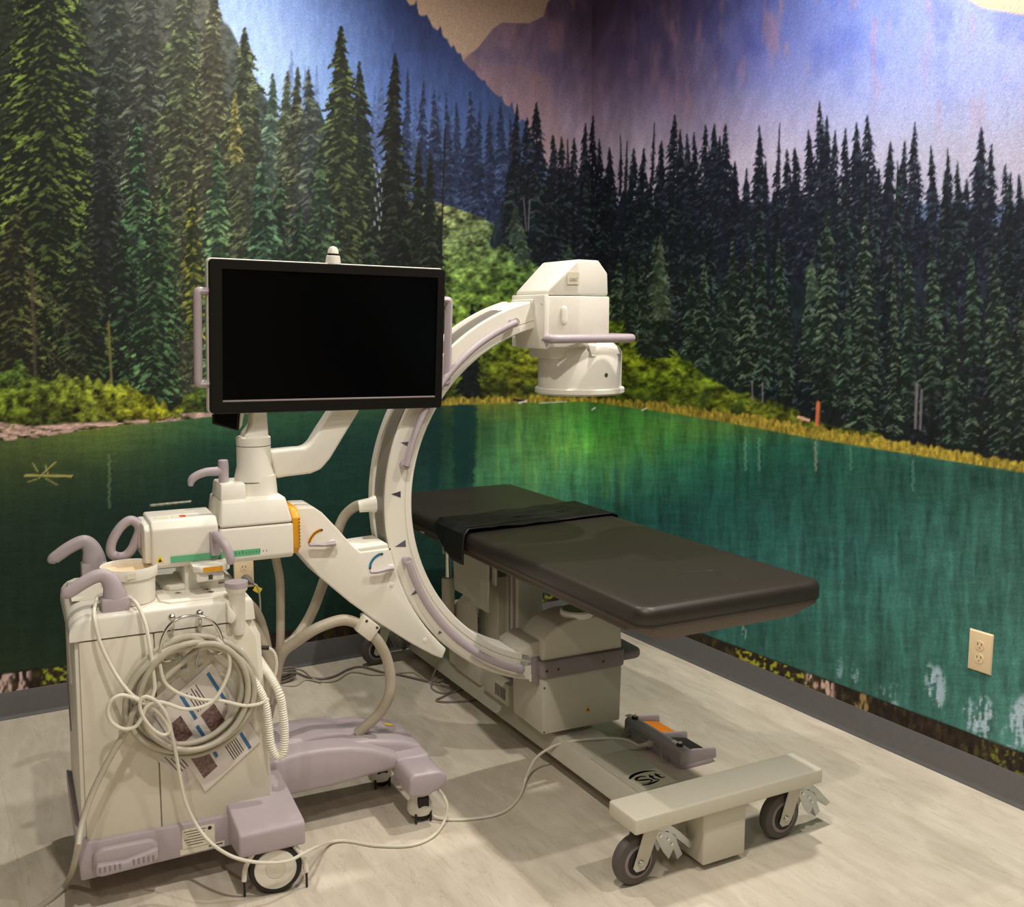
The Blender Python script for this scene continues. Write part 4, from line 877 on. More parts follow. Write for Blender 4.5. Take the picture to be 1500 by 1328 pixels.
def leg_caster(cu, cv):
    c = part(leg, 'front_caster', lathe([(0.0, 0.020), (0.032, 0.022), (0.036, 0.032), (0.035, 0.046), (0.028, 0.058), (0.0265, 0.108), (0, 0.112)], (cu, cv, 0.0), n=24), 'cream_plastic')
    w = G()
    for s in (-1, 1): lathe([(0, -0.007), (0.023, -0.007), (0.025, 0), (0.023, 0.007), (0, 0.007)], (cu + 0.006, cv + s * 0.012, 0.025), (0, 1, 0), 24, g=w)
    c['label'] = 'white swivel caster housing'
    o = bpy.data.objects.new('caster_wheel', to_mesh('caster_wheel', w, 'black_rubber', OFF[carm.name])); COL.objects.link(o); o.parent = leg; OFF[o.name] = OFF[carm.name]
    f = G()
    for k, (du, dv) in enumerate(((-0.022, -0.026), (0.022, -0.026))):
        f = tube([(cu + du, cv + dv, 0.030), (cu + du, cv + dv, 0.002)], 0.0035, 8, 2)
        o = bpy.data.objects.new('guard_pin', to_mesh('guard_pin', f, 'black_rubber', OFF[carm.name])); COL.objects.link(o); o.parent = leg; OFF[o.name] = OFF[carm.name]
    g = box((cu - 0.016, cv - 0.0320, 0.046), (cu + 0.016, cv - 0.020, 0.076), 0.002, 1)
    o = bpy.data.objects.new('caster_badge', to_mesh('caster_badge', g, 'black_rubber', OFF[carm.name])); COL.objects.link(o); o.parent = leg; OFF[o.name] = OFF[carm.name]
leg_caster(-0.548, -0.135)
leg_caster(-0.580, 0.115)

# --- cross arm
arm = part(carm, 'cross_arm', prism([(-0.100, 0.790), (-0.104, 0.880), (-0.085, 0.900), (0.050, 0.900), (0.066, 0.880), (0.066, 0.790), (0.05, 0.780), (-0.09, 0.780)], -1.222, -1.062, 'u', 0.006, 3), 'cream_plastic')
fsl = part(carm, 'cross_arm', prism([(-0.106, 0.788), (-0.106, 0.868), (0.072, 0.868), (0.072, 0.788), (0.056, 0.776), (-0.092, 0.776)], -1.060, -0.874, 'u', 0.006, 3), 'cream_plastic')
mb = part(carm, 'mast_base', hexa([(-1.060, -0.108, 0.870), (-0.874, -0.108, 0.870), (-0.874, 0.072, 0.870), (-1.060, 0.072, 0.870)],
          [(-1.052, -0.088, 0.936), (-0.888, -0.088, 0.936), (-0.888, 0.060, 0.936), (-1.052, 0.060, 0.936)], 0.008, 3), 'cream_plastic')
part(mb, 'mast_step', hexa([(-1.050, -0.080, 0.934), (-0.985, -0.080, 0.934), (-0.985, 0.045, 0.934), (-1.050, 0.045, 0.934)],
          [(-1.046, -0.070, 0.975), (-0.985, -0.070, 0.975), (-0.985, 0.035, 0.975), (-1.046, 0.035, 0.975)], 0.005, 2), 'cream_plastic')
part(arm, 'end_cap', prism([(-0.092, 0.796), (-0.094, 0.878), (-0.08, 0.890), (0.045, 0.890), (0.058, 0.875), (0.058, 0.796)], -1.2375, -1.220, 'u', 0.005, 2), 'cream_plastic')
part(arm, 'scale_strip', plate((-1.1206, -0.1025, 0.803), (1, 0, 0), (0, 0, 1), FR, 0.1171, 0.015), 'green_label')
sc2 = part(fsl, 'scale_strip', plate((-1.0108, -0.1065, 0.803), (1, 0, 0), (0, 0, 1), FR, 0.0985, 0.015), 'green_label')
for i in range(13): part(sc2, 'scale_tick', plate((-1.048 + 0.0086 * i, -0.1072, 0.803 + (0.002 if i % 5 == 0 else 0)), (1, 0, 0), (0, 0, 1), FR, 0.0014, 0.0085 if i % 5 == 0 else 0.0045, 0.0003), 'print_ink')
wt_ = part(arm, 'warning_triangle', poly_plate([(-1.214, -0.1012, 0.798), (-1.194, -0.1012, 0.798), (-1.204, -0.1012, 0.816)], FR, 0.0005), 'yellow_label')
part(wt_, 'triangle_mark', poly_plate([(-1.209, -0.1018, 0.800), (-1.199, -0.1018, 0.800), (-1.204, -0.1018, 0.809)], FR, 0.0003), 'print_ink')
for u, w, m_ in ((-1.190, 0.030, 'label_cream'), (-1.157, 0.018, 'label_cream'), (-1.140, 0.014, 'red_label')):
    part(arm, 'warning_label', plate((u, -0.055, 0.9002), (1, 0, 0), (0, 1, 0), (0, 0, 1), w, 0.026), m_)
# carriage under the arm
part(carm, 'arm_carriage', box((-1.145, -0.080, 0.712), (-1.062, 0.080, 0.780), 0.006, 2), 'cream_plastic')
dock = part(carm, 'lock_plate', prism([(-1.135, -0.150), (-1.120, -0.165), (-1.058, -0.165), (-1.046, -0.150), (-1.046, -0.08), (-1.135, -0.08)], 0.776, 0.792, 'z', 0.004, 2), 'cream_plastic')
part(dock, 'lock_tray', prism([(-1.128, -0.157), (-1.062, -0.157), (-1.058, -0.08), (-1.128, -0.08)], 0.752, 0.776, 'z', 0.004, 2), 'cream_plastic')
part(dock, 'lock_label', plate((-1.090, -0.1652, 0.784), (1, 0, 0), (0, 0, 1), FR, 0.046, 0.012), 'gold_label')
part(dock, 'lock_slot', box((-1.100, -0.1585, 0.757), (-1.090, -0.1560, 0.768), 0), 'seam_dark')
# brake knob on the arm face
kn = part(carm, 'arm_lock_lever', box((-1.085, -0.122, 0.806), (-1.062, -0.103, 0.866), 0.003, 2), 'lilac_plastic')
part(kn, 'lever_grip', tube([(-1.073, -0.118, 0.858), (-1.070, -0.140, 0.856), (-1.058, -0.162, 0.838), (-1.050, -0.172, 0.812), (-1.050, -0.172, 0.794)], [0.010, 0.011, 0.0115, 0.011, 0.008], 12, 5), 'lilac_plastic')
# gold graduated collar
ring = part(carm, 'rotation_collar', prism([(-0.075, 0.780), (-0.100, 0.800), (-0.105, 0.880), (-0.080, 0.903), (0.055, 0.903), (0.075, 0.885), (0.075, 0.800), (0.055, 0.780)], -0.876, -0.856, 'u', 0.002, 1), 'gold_label', 'gold graduated collar')
for i in range(9): part(ring, 'scale_tick', box((-0.860, -0.106, 0.804 + 0.009 * i), (-0.856, -0.1035, 0.8055 + 0.009 * i), 0), 'print_ink')
# hook handles
def grip(name, pts, rad, flat=1.0, parent=carm): return part(parent, name, tube(pts, rad, 14, 6, flat=flat), 'lilac_plastic')
h1 = grip('push_handle', [(-1.3179, -0.165, 0.7108), (-1.3169, -0.165, 0.7308), (-1.317, -0.165, 0.7487), (-1.3219, -0.165, 0.7739), (-1.3361, -0.165, 0.7944), (-1.3561, -0.165, 0.7956), (-1.3805, -0.165, 0.7852), (-1.405, -0.165, 0.7706), (-1.4203, -0.165, 0.7604), (-1.4221, -0.165, 0.7519)], [0.028, 0.028, 0.026, 0.021, 0.0175, 0.0160, 0.0155, 0.015, 0.0135, 0.008], 0.78)
part(h1, 'handle_collar', box((-1.3479, -0.187, 0.7068), (-1.2863, -0.14300000000000002, 0.7431), 0.006, 2), 'lilac_plastic')
h2 = grip('push_handle', [(-1.3383, 0.15, 0.7276), (-1.3363, 0.15, 0.7521), (-1.3371, 0.15, 0.772), (-1.3415, 0.15, 0.7959), (-1.3529, 0.15, 0.813), (-1.3683, 0.15, 0.8145), (-1.3954, 0.15, 0.8026), (-1.4181, 0.15, 0.788), (-1.434, 0.15, 0.7763), (-1.4371, 0.15, 0.7669)], [0.030, 0.030, 0.028, 0.0225, 0.0185, 0.017, 0.0165, 0.016, 0.0145, 0.008], 0.78)
part(h2, 'handle_collar', box((-1.3695, 0.128, 0.7126), (-1.3049000000000002, 0.172, 0.7607), 0.006, 2), 'lilac_plastic')
rh = part(carm, 'ring_handle', tube([(-1.263, -0.02, 0.8933), (-1.2808, -0.02, 0.8809), (-1.2969, -0.02, 0.8592), (-1.3072, -0.02, 0.8357), (-1.3071, -0.02, 0.8159), (-1.2931, -0.02, 0.805), (-1.2736, -0.02, 0.8065), (-1.2588, -0.02, 0.8214), (-1.2491, -0.02, 0.8416), (-1.2401, -0.02, 0.8631), (-1.2408, -0.02, 0.8796), (-1.2501, -0.02, 0.8905)], 0.0118, 12, 5, closed=True), 'lilac_plastic')
a0 = [(-1.2445, -0.02, 0.8717), (-1.2467, -0.02, 0.8249), (-1.2166, -0.02, 0.8679), (-1.2187, -0.02, 0.8232)]
part(rh, 'handle_mount', prism([(a0[0][0], a0[0][2]), (a0[2][0] + 0.01, a0[2][2]), (a0[3][0] + 0.01, a0[3][2]), (a0[1][0], a0[1][2])], -0.035, -0.005, 'v', 0.005, 2), 'lilac_plastic')
ph = part(carm, 'steering_handle', lathe([(0, 0), (0.0125, 0), (0.0135, 0.05), (0.0125, 0.066), (0.010, 0.068), (0, 0.068)], (-1.031, -0.03, 0.9642), n=18), 'lilac_plastic')
part(ph, 'handle_grip', tube([(-1.0346, -0.03, 1.0044), (-1.0503, -0.03, 1.0038), (-1.0737, -0.03, 1.0033), (-1.0971, -0.03, 0.9963), (-1.1104, -0.03, 0.9855), (-1.1135, -0.03, 0.9707)], [0.0125, 0.0115, 0.011, 0.0105, 0.010, 0.006], 12, 5), 'lilac_plastic')

# --- monitor mast and arm
mc = (-0.9444, -0.01, 0.9576)
col = part(carm, 'mast_column', lathe([(0, 0.925), (0.054, 0.925), (0.053, 0.945), (0.050, 0.985), (0, 0.985)], (mc[0], mc[1], 0), n=32), 'cream_plastic')
hub = part(carm, 'mast_hub', lathe([(0, 0.972), (0.0515, 0.972), (0.0505, 0.985), (0.0445, 1.010), (0.0435, 1.062), (0, 1.062)], (mc[0] - 0.004, mc[1], 0), n=32), 'cream_plastic')
part(hub, 'seam_ring', lathe([(0.0, 0.9700), (0.0508, 0.9700), (0.0508, 0.9722), (0, 0.9722)], (mc[0] - 0.004, mc[1], 0), n=32), 'seam_dark')
part(hub, 'mast_collar', lathe([(0, 1.064), (0.0440, 1.064), (0.0440, 1.084), (0.040, 1.087), (0, 1.087)], (mc[0] - 0.004, mc[1], 0), n=32), 'cream_plastic')
part(hub, 'seam_ring', lathe([(0.0, 1.0610), (0.0432, 1.0610), (0.0432, 1.0645), (0, 1.0645)], (mc[0] - 0.004, mc[1], 0), n=32), 'seam_dark')
nk = [(-0.9771, 1.0815), (-0.9753, 1.0927), (-0.9552, 1.1169), (-0.9527, 1.1477), (-0.9152, 1.1461), (-0.9131, 1.0781)]
part(carm, 'mast_neck', prism([nk[0], nk[1], nk[2], nk[3], (nk[3][0], 1.26), (nk[4][0], 1.26), nk[4], nk[5]], -0.035, 0.025, 'v', 0.006, 2), 'cream_plastic')
ma = [(-0.9089, 1.0459), (-0.8434, 1.0486), (-0.8157, 1.0487), (-0.7987, 1.0588), (-0.7753, 1.0936), (-0.7402, 1.1429), (-0.6628, 1.1397), (-0.7076, 1.0734), (-0.7462, 1.015), (-0.7724, 0.9876), (-0.8009, 0.9783), (-0.8676, 0.9746), (-0.895, 0.9711)]
up_ = [(ma[5][0] + 0.028, 1.215), (ma[5][0] + 0.028, 1.36), (ma[6][0] + 0.006, 1.36), (ma[6][0] + 0.010, 1.215)]
part(carm, 'monitor_arm', prism(ma[:6] + up_ + ma[6:], -0.02, 0.04, 'v', 0.009, 3), 'cream_plastic')

# --- monitor: its own frame from the four bezel corners
TL, TR, BL = Vector((-1.0586, -0.1028, 1.5333)), Vector((-0.4235, -0.0572, 1.5205)), Vector((-1.0672, -0.0870, 1.1557))
ex = (TR - TL).normalized(); ez = (TL - BL); ez = (ez - ex * ez.dot(ex)).normalized(); ey = ez.cross(ex).normalized()
MC = BL + ex * 0.3185 + ez * 0.189
MM = Matrix((ex.to_4d(), ey.to_4d(), ez.to_4d(), (0, 0, 0, 1))).transposed()
for i in range(3): MM[i][3] = MC[i]
MM[3] = (0, 0, 0, 1)
MW_, MH_ = 0.3185, 0.1895
def mbox(a, b, bev=0.004, seg=2): return box(a, b, bev, seg).xf(MM)
def rrect(w, h, r): return rounded(-w, w, -h, h, r, 5)
mon = part(carm, 'monitor', prism(rrect(MW_ + 0.002, MH_ + 0.002, 0.012), 0.012, 0.040, 'v', 0.006, 2).xf(MM), 'cream_plastic')
def bezel():
    o = rrect(MW_, MH_, 0.011); i = [(max(-0.290, min(0.296, p[0])), max(-0.158, min(0.166, p[1]))) for p in rrect(0.5, 0.5, 0.001)]
    i = rounded(-0.2885, 0.2965, -0.1575, 0.166, 0.002, 5); n = len(o); V = []; F = []
    for ring_, y in ((o, 0.014), (o, 0.002), ([(p[0] * 0.995, p[1] * 0.99) for p in o], 0.0), (i, 0.0), (i, 0.006)):
        V += [(p[0], y, p[1]) for p in ring_]
    for k in range(4):
        for j in range(n): F.append((k * n + j, k * n + (j + 1) % n, (k + 1) * n + (j + 1) % n, (k + 1) * n + j))
    return G().add(V, F).xf(MM)
part(mon, 'bezel', bezel(), 'black_plastic', 'black bezel')
part(mon, 'screen', mbox((-0.290, 0.005, -0.159), (0.298, 0.010, 0.168), 0), 'screen_glass', 'dark switched-off screen')
part(mon, 'bezel_sill', mbox((-0.2885, -0.0008, -0.1605), (0.2965, 0.004, -0.1560), 0.001, 1), 'rail_grey')
part(mon, 'back_cover', prism(rrect(0.26, 0.14, 0.03), 0.038, 0.062, 'v', 0.012, 3).xf(MM), 'cream_plastic')
for s, z0, z1 in ((-1, -0.128, 0.122), (1, -0.135, 0.118)):
    x = s * (MW_ + 0.024)
    g = tube([(s * (MW_ - 0.004), 0.022, z1 - 0.012), (x - s * 0.006, 0.022, z1 - 0.012), (x, 0.022, z1 - 0.018), (x, 0.022, z1 - 0.05), (x, 0.022, z0 + 0.05), (x, 0.022, z0 + 0.018), (x - s * 0.006, 0.022, z0 + 0.012), (s * (MW_ - 0.004), 0.022, z0 + 0.012)], 0.0130, 10, 4, flat=0.8).xf(MM)
    part(mon, 'side_handle', g, 'lilac_plastic')
bc = part(mon, 'beacon', lathe([(0, 0), (0.0200, 0), (0.0180, 0.020), (0.015, 0.022), (0, 0.022)], (0.005, 0.026, MH_), n=20).xf(MM), 'cream_plastic')
part(bc, 'beacon_ring', lathe([(0, 0.022), (0.0130, 0.022), (0.0130, 0.027), (0, 0.027)], (0.005, 0.026, MH_), n=20).xf(MM), 'black_plastic')
part(bc, 'beacon_dome', lathe([(0, 0.027), (0.0145, 0.027), (0.0135, 0.036), (0.009, 0.043), (0, 0.046)], (0.005, 0.026, MH_), n=20).xf(MM), 'hose_white')
# touch tablet under the left corner
tb = [(-1.0533, -0.02, 1.1501), (-1.0542, -0.02, 1.1254), (-0.9907, -0.02, 1.1043), (-0.9824, -0.02, 1.147)]
tab_o = part(carm, 'touch_tablet', prism([(tb[0][0], tb[0][2] + 0.05), (tb[1][0], tb[1][2]), (tb[2][0], tb[2][2]), (tb[3][0] + 0.004, tb[3][2] + 0.05)], -0.040, -0.026, 'v', 0.003, 2), 'black_plastic', 'small black touch tablet')
part(tab_o, 'tablet_glass', poly_plate([(tb[0][0] + 0.004, -0.0402, tb[0][2] + 0.05), (tb[1][0] + 0.004, -0.0402, tb[1][2] + 0.004), (tb[2][0] - 0.006, -0.0402, tb[2][2] + 0.006), (tb[3][0] - 0.004, -0.0402, tb[3][2] + 0.05)], FR, 0.0006), 'screen_glass')
part(tab_o, 'tablet_back', prism([(tb[3][0] - 0.002, tb[3][2] + 0.04), (tb[2][0] + 0.002, tb[2][2] + 0.002), (tb[2][0] + 0.010, tb[2][2] + 0.014), (tb[3][0] + 0.016, tb[3][2] + 0.04)], -0.036, 0.0, 'v', 0.003, 2), 'cream_plastic')

# --- L-arm
CC = (0.0, 0.864)
lp = [(-0.8701, 0.8899), (-0.835, 0.8932), (-0.7997, 0.891), (-0.777, 0.8736), (-0.7356, 0.8255), (-0.6978, 0.7783), (-0.6743, 0.7552), (-0.592, 0.7576)]
arc_edge = [(CC[0] + 0.596 * math.cos(math.radians(a)), CC[1] + 0.596 * math.sin(math.radians(a))) for a in np.linspace(191, 225, 12)]
lp2 = [(-0.4338, 0.4155), (-0.4623, 0.43), (-0.5277, 0.4739), (-0.6183, 0.5428), (-0.7057, 0.6168), (-0.79, 0.6994), (-0.8507, 0.7779)]
larm = part(carm, 'l_arm', prism(lp + arc_edge + lp2, -0.035, 0.085, 'v', 0.008, 3), 'cream_plastic')
def lever(pts, c0, m, parent):
    a = {'x': 0}
    k = part(parent, 'brake_lever', tube(pts, [0.0065, 0.0075, 0.007, 0.0085, 0.0095], 10, 5, flat=0.8), 'lilac_plastic')
    return k
lever([(-0.8203, -0.055, 0.7948), (-0.8016, -0.055, 0.7937), (-0.7807, -0.055, 0.7908), (-0.7616, -0.055, 0.7914), (-0.7502, -0.055, 0.7919)], 0, 0, larm)
part(larm, 'lever_boss', lathe([(0, 0), (0.011, 0), (0.010, 0.018), (0, 0.018)], (-0.7516, -0.035, 0.7867), FR, 16), 'cream_plastic')
lever([(-0.6534, -0.055, 0.7021), (-0.6357, -0.055, 0.701), (-0.6179, -0.055, 0.7024), (-0.5977, -0.055, 0.7058), (-0.5865, -0.055, 0.7059)], 0, 0, larm)
part(larm, 'lever_boss', lathe([(0, 0), (0.011, 0), (0.010, 0.018), (0, 0.018)], (-0.5862, -0.035, 0.7013), FR, 16), 'cream_plastic')
def arc_decal(pts, w, m, label):
    P = smooth_pts(pts, 6); V = []; F = []
    for i, p in enumerate(P):
        d = (P[min(i + 1, len(P) - 1)] - P[max(i - 1, 0)]); n2 = np.array([-d[2], 0, d[0]]); n2 /= np.linalg.norm(n2)
        V += [tuple(p + n2 * w), tuple(p - n2 * w), tuple(p + n2 * w + [0, -0.0006, 0]), tuple(p - n2 * w + [0, -0.0006, 0])]
    for i in range(len(P) - 1):
        a, b = i * 4, i * 4 + 4
        F += [(a + 2, a + 3, b + 3, b + 2), (a, a + 2, b + 2, b), (a + 1, b + 1, b + 3, a + 3)]
    o = part(larm, 'arc_decal', G().add(V, F), m, label)
    Q = [np.array(p) + [0, -0.0007, 0] for p in pts]
    part(o, 'arc_line', tube([tuple(q) for q in Q], 0.0011, 6, 5), 'print_ink')
    for q in (Q[0], Q[-1]): part(o, 'arc_dot', lathe([(0, 0), (0.0028, 0), (0.0028, 0.0009), (0, 0.0009)], tuple(q), FR, 12), 'print_ink')
arc_decal([(-0.8153, -0.0352, 0.7953), (-0.8104, -0.0352, 0.8074), (-0.7995, -0.0352, 0.8198), (-0.7867, -0.0352, 0.8262), (-0.78, -0.0352, 0.8272)], 0.0042, 'gold_label', 'gold brake arc')
arc_decal([(-0.6475, -0.0352, 0.7069), (-0.6446, -0.0352, 0.7209), (-0.635, -0.0352, 0.7338), (-0.6215, -0.0352, 0.7424), (-0.6112, -0.0352, 0.7435)], 0.0042, 'blue_arc', 'blue brake arc')
tp = [(-0.6934, 0.7809), (-0.6184, 0.782), (-0.5873, 0.7702), (-0.5852, 0.7556), (-0.6721, 0.7559)]
part(larm, 'l_arm_shoulder', prism([(lp[6][0] - 0.018, lp[6][1] - 0.005), (lp[6][0] - 0.018, lp[6][1] + 0.010), (-0.592, lp[7][1] + 0.012), (-0.588, lp[7][1] - 0.01)], -0.030, 0.10, 'v', 0.004, 2), 'cream_plastic')
part(larm, 'screw_hole', lathe([(0, 0), (0.0028, 0), (0, 0.0006)], (-0.5889, -0.0352, 0.7547), FR, 10), 'seam_dark')
part(larm, 'cover_plug', lathe([(0, 0), (0.0065, 0), (0.006, 0.002), (0, 0.0025)], (-0.4878, -0.035, 0.4794), FR, 16), 'cream_plastic')
part(larm, 'cover_plug', lathe([(0, 0), (0.0065, 0), (0.006, 0.002), (0, 0.0025)], (-0.5847, -0.035, 0.6536), FR, 16), 'cream_plastic')
cl = [(-0.6717, 0.5828), (-0.628, 0.5439), (-0.6591, 0.5064), (-0.699, 0.5428)]
clamp = part(carm, 'hose_clamp', prism(cl, -0.066, -0.030, 'v', 0.006, 2), 'warm_panel')
for p in [(-0.6698, -0.066, 0.5685), (-0.6402, -0.066, 0.5457)]: part(clamp, 'clamp_screw', lathe([(0, 0), (0.004, 0), (0.004, 0.001), (0, 0.001)], p, FR, 12), 'seam_dark')

# --- C arc
RI, RO = 0.508, 0.588
prof = [(RI, 0.006), (RI + 0.004, 0.0), (RI + 0.020, 0.0), (RI + 0.021, 0.003), (RI + 0.024, 0.003), (RI + 0.025, 0.0), (RO - 0.004, 0.0), (RO, 0.004), (RO, 0.121), (RO - 0.004, 0.125), (RI + 0.004, 0.125), (RI, 0.121)]
carc = part(carm, 'c_arc', sweep(prof, CC, 101.5, 258.5, 90), 'cream_plastic')
part(carc, 'arc_track', sweep([(RO - 0.002, 0.010), (RO + 0.003, 0.012), (RO + 0.001, 0.030), (RO + 0.003, 0.048), (RO + 0.003, 0.084), (RO - 0.002, 0.086)], CC, 112, 197, 70), 'arc_track', 'grey belt track')
part(carc, 'arc_lip', sweep([(RO - 0.002, 0.088), (RO + 0.008, 0.090), (RO + 0.008, 0.122), (RO - 0.002, 0.124)], CC, 106, 225, 80), 'cream_plastic')
for a, b in ((101.0, 103.0), (257.0, 259.3)):
    part(carc, 'arc_end', sweep([(RI - 0.003, -0.003), (RO + 0.004, -0.003), (RO + 0.004, 0.128), (RI - 0.003, 0.128)], CC, a, b, 4), 'cream_plastic')
def arc_handle(a0, a1, r, v, sgn=-1):
    pts = [(CC[0] + r * math.cos(math.radians(a)), v, CC[1] + r * math.sin(math.radians(a))) for a in np.linspace(a0, a1, 14)]
    e0 = (pts[0][0], 0.0 if sgn < 0 else 0.125, pts[0][2]); e1 = (pts[-1][0], 0.0 if sgn < 0 else 0.125, pts[-1][2])
    h = part(carc, 'arc_handle', tube(pts, 0.0115, 12, 3, flat=0.8), 'lilac_plastic')
    for e, p in ((e0, pts[0]), (e1, pts[-1])): part(carc, 'handle_post', tube([e, ((e[0] + p[0]) / 2, (e[1] + p[1]) / 2, e[2]), p], [0.011, 0.012, 0.0125], 12, 3), 'lilac_plastic')
def ang(p): return math.degrees(math.atan2(p[2] - CC[1], p[0] - CC[0])) % 360
hA = [(-0.5249, -0.028, 0.7138), (-0.1662, -0.028, 0.3188)]
hB = [(-0.1943, -0.028, 1.3777), (-0.5359, -0.028, 0.9841)]
arc_handle(ang(hA[0]), ang(hA[1]) - 1.5, 0.553, -0.028)
arc_handle(ang(hB[0]), ang(hB[1]), 0.548, -0.028)
arc_handle(140, ang(hB[1]) + 6, 0.560, 0.153, 1)
mk = [[(-0.5397, -0.0, 1.0461), (-0.5153, -0.0, 1.047), (-0.5186, 0.0, 1.0333)], [(-0.5693, -0.0, 0.9025), (-0.5418, 0.0, 0.9091), (-0.5421, 0.0, 0.8905)], [(-0.5613, 0.0, 0.7516), (-0.5297, 0.0, 0.7684), (-0.5282, 0.0, 0.7482)], [(-0.5158, 0.0, 0.6053), (-0.5005, 0.0, 0.6207), (-0.4965, -0.0, 0.6084)], [(-0.4341, -0.0, 0.4786), (-0.4291, 0.0, 0.4895), (-0.4205, 0.0, 0.4813)], [(-0.5689, 0.0, 0.9019), (-0.5423, -0.0, 0.9091), (-0.5426, -0.0, 0.8907)]]
for t in mk: part(carc, 'angle_marker', poly_plate([(p[0], -0.0002, p[2]) for p in t], FR, 0.0006), 'slate_mark')

# --- detector head above the table
BX, BV = 0.057, 0.040                                          # beam axis
plan = [(-0.117, -0.060), (-0.018, -0.088), (0.112, -0.040), (0.112, 0.14), (-0.117, 0.14)]
det = part(carm, 'detector_head', prism(plan, 1.305, 1.452, 'z', 0.005, 2), 'cream_plastic')
def det_cover():
    bm = bmesh.new()
    def ring_(us):  # one closed outline in u-z placed at a given v rule
        pass
    prof_ = [(-0.113, 1.454), (-0.113, 1.466), (-0.022, 1.556), (0.062, 1.556), (0.104, 1.520), (0.108, 1.454), (-0.018, 1.454)]
    fv = [-0.057, -0.057, -0.083, -0.057, -0.040, -0.038, -0.085]
    A = [bm.verts.new((p[0], v, p[1])) for p, v in zip(prof_, fv)]
    B = [bm.verts.new((p[0], 0.135, p[1])) for p in prof_]
    bm.faces.new((A[0], A[1], A[2], A[6])); bm.faces.new((A[6], A[2], A[3], A[4], A[5])); bm.faces.new(B[::-1])
    n = 7
    for i in range(n): bm.faces.new((A[i], B[i], B[(i + 1) % n], A[(i + 1) % n]))
    bmesh.ops.recalc_face_normals(bm, faces=bm.faces); bevel(bm, 0.007, 3, 18); return G().bm(bm)
part(det, 'top_cover', det_cover(), 'cream_plastic')
part(det, 'arm_flange', prism([(-0.066, 1.300), (-0.066, 1.456), (0.146, 1.456), (0.146, 1.300)], -0.123, -0.106, 'u', 0.005, 2), 'cream_plastic')
for v, z in ((-0.050, 1.432), (-0.050, 1.330), (0.128, 1.432), (0.128, 1.330)): part(det, 'flange_screw', lathe([(0, 0), (0.004, 0), (0.0035, 0.002), (0, 0.002)], (-0.123, v, z), (-1, 0, 0), 10), 'cream_plastic')
fd = Vector((0.096, -0.028, 0)).normalized()                   # direction along the left front facet
fn = Vector((fd.y, -fd.x, 0)) if fd.y * 0 - fd.x < 0 else Vector((-fd.y, fd.x, 0))
def facet(t, z, d=0.0): q = Vector((-0.117, -0.060, z)) + Vector((0.099, -0.028, 0)) * t + fn * d; return tuple(q)
rec = part(det, 'grip_recess', tube([facet(0.55, 1.424, 0.0), facet(0.55, 1.422, 0.0), facet(0.55, 1.415, 0.0), facet(0.55, 1.395, 0.0), facet(0.55, 1.378, 0.0), facet(0.55, 1.371, 0.0), facet(0.55, 1.369, 0.0)], [0.002, 0.006, 0.0105, 0.0115, 0.0105, 0.006, 0.002], 16, 3, flat=0.4), 'cream_plastic')
bd = part(det, 'badge', plate(facet(0.80, 1.502, -0.0015), fd, (0, 0, 1), fn, 0.034, 0.034, 0.0022), 'label_cream')
part(bd, 'badge_letters', lettering('OEC', 0.0125, facet(0.80, 1.498, 0.0012), fd, (0, 0, 1), fn, 0.0003, 0.15, 0.0), 'rail_grey', 'slanted dark letters')
hd = [(-0.1321, -0.115, 1.3298), (0.1276, -0.115, 1.3254)]
hb = part(det, 'grip_bar', tube([(-0.112, -0.055, 1.330), (-0.118, -0.098, 1.330), (-0.105, -0.112, 1.330), (0.0, -0.114, 1.330), (0.125, -0.112, 1.330), (0.150, -0.100, 1.330), (0.152, -0.05, 1.330), (0.150, 0.10, 1.330), (0.11, 0.12, 1.330)], 0.0125, 12, 5), 'lilac_plastic')
drum = part(carm, 'detector_drum', lathe([(0, 1.160), (0.1275, 1.160), (0.1275, 1.288), (0.118, 1.304), (0.09, 1.322), (0, 1.322)], (BX, BV, 0), n=56), 'cream_plastic')
part(drum, 'drum_flange', lathe([(0, 1.163), (0.134, 1.163), (0.137, 1.166), (0.137, 1.178), (0.134, 1.181), (0, 1.181)], (BX, BV, 0), n=56), 'cream_plastic')
part(drum, 'drum_neck', prism([(-0.078, -0.02), (0.0, -0.06), (0.02, 0.12), (-0.078, 0.12)], 1.270, 1.312, 'z', 0.008, 2), 'cream_plastic')
part(drum, 'drum_lid', hexa([(0.022, -0.092, 1.276), (0.135, -0.070, 1.282), (0.160, 0.04, 1.282), (0.03, 0.05, 1.276)], [(0.016, -0.080, 1.314), (0.118, -0.058, 1.310), (0.140, 0.04, 1.310), (0.03, 0.05, 1.314)], 0.005, 2), 'cream_plastic')
q = Vector((0.13, -0.99, 0)).normalized()
part(drum, 'key_lock', lathe([(0, 0), (0.0065, 0), (0.006, 0.002), (0, 0.002)], (BX + q.x * 0.1272 , BV + q.y * 0.1272, 1.222), tuple(q), 14), 'zinc')

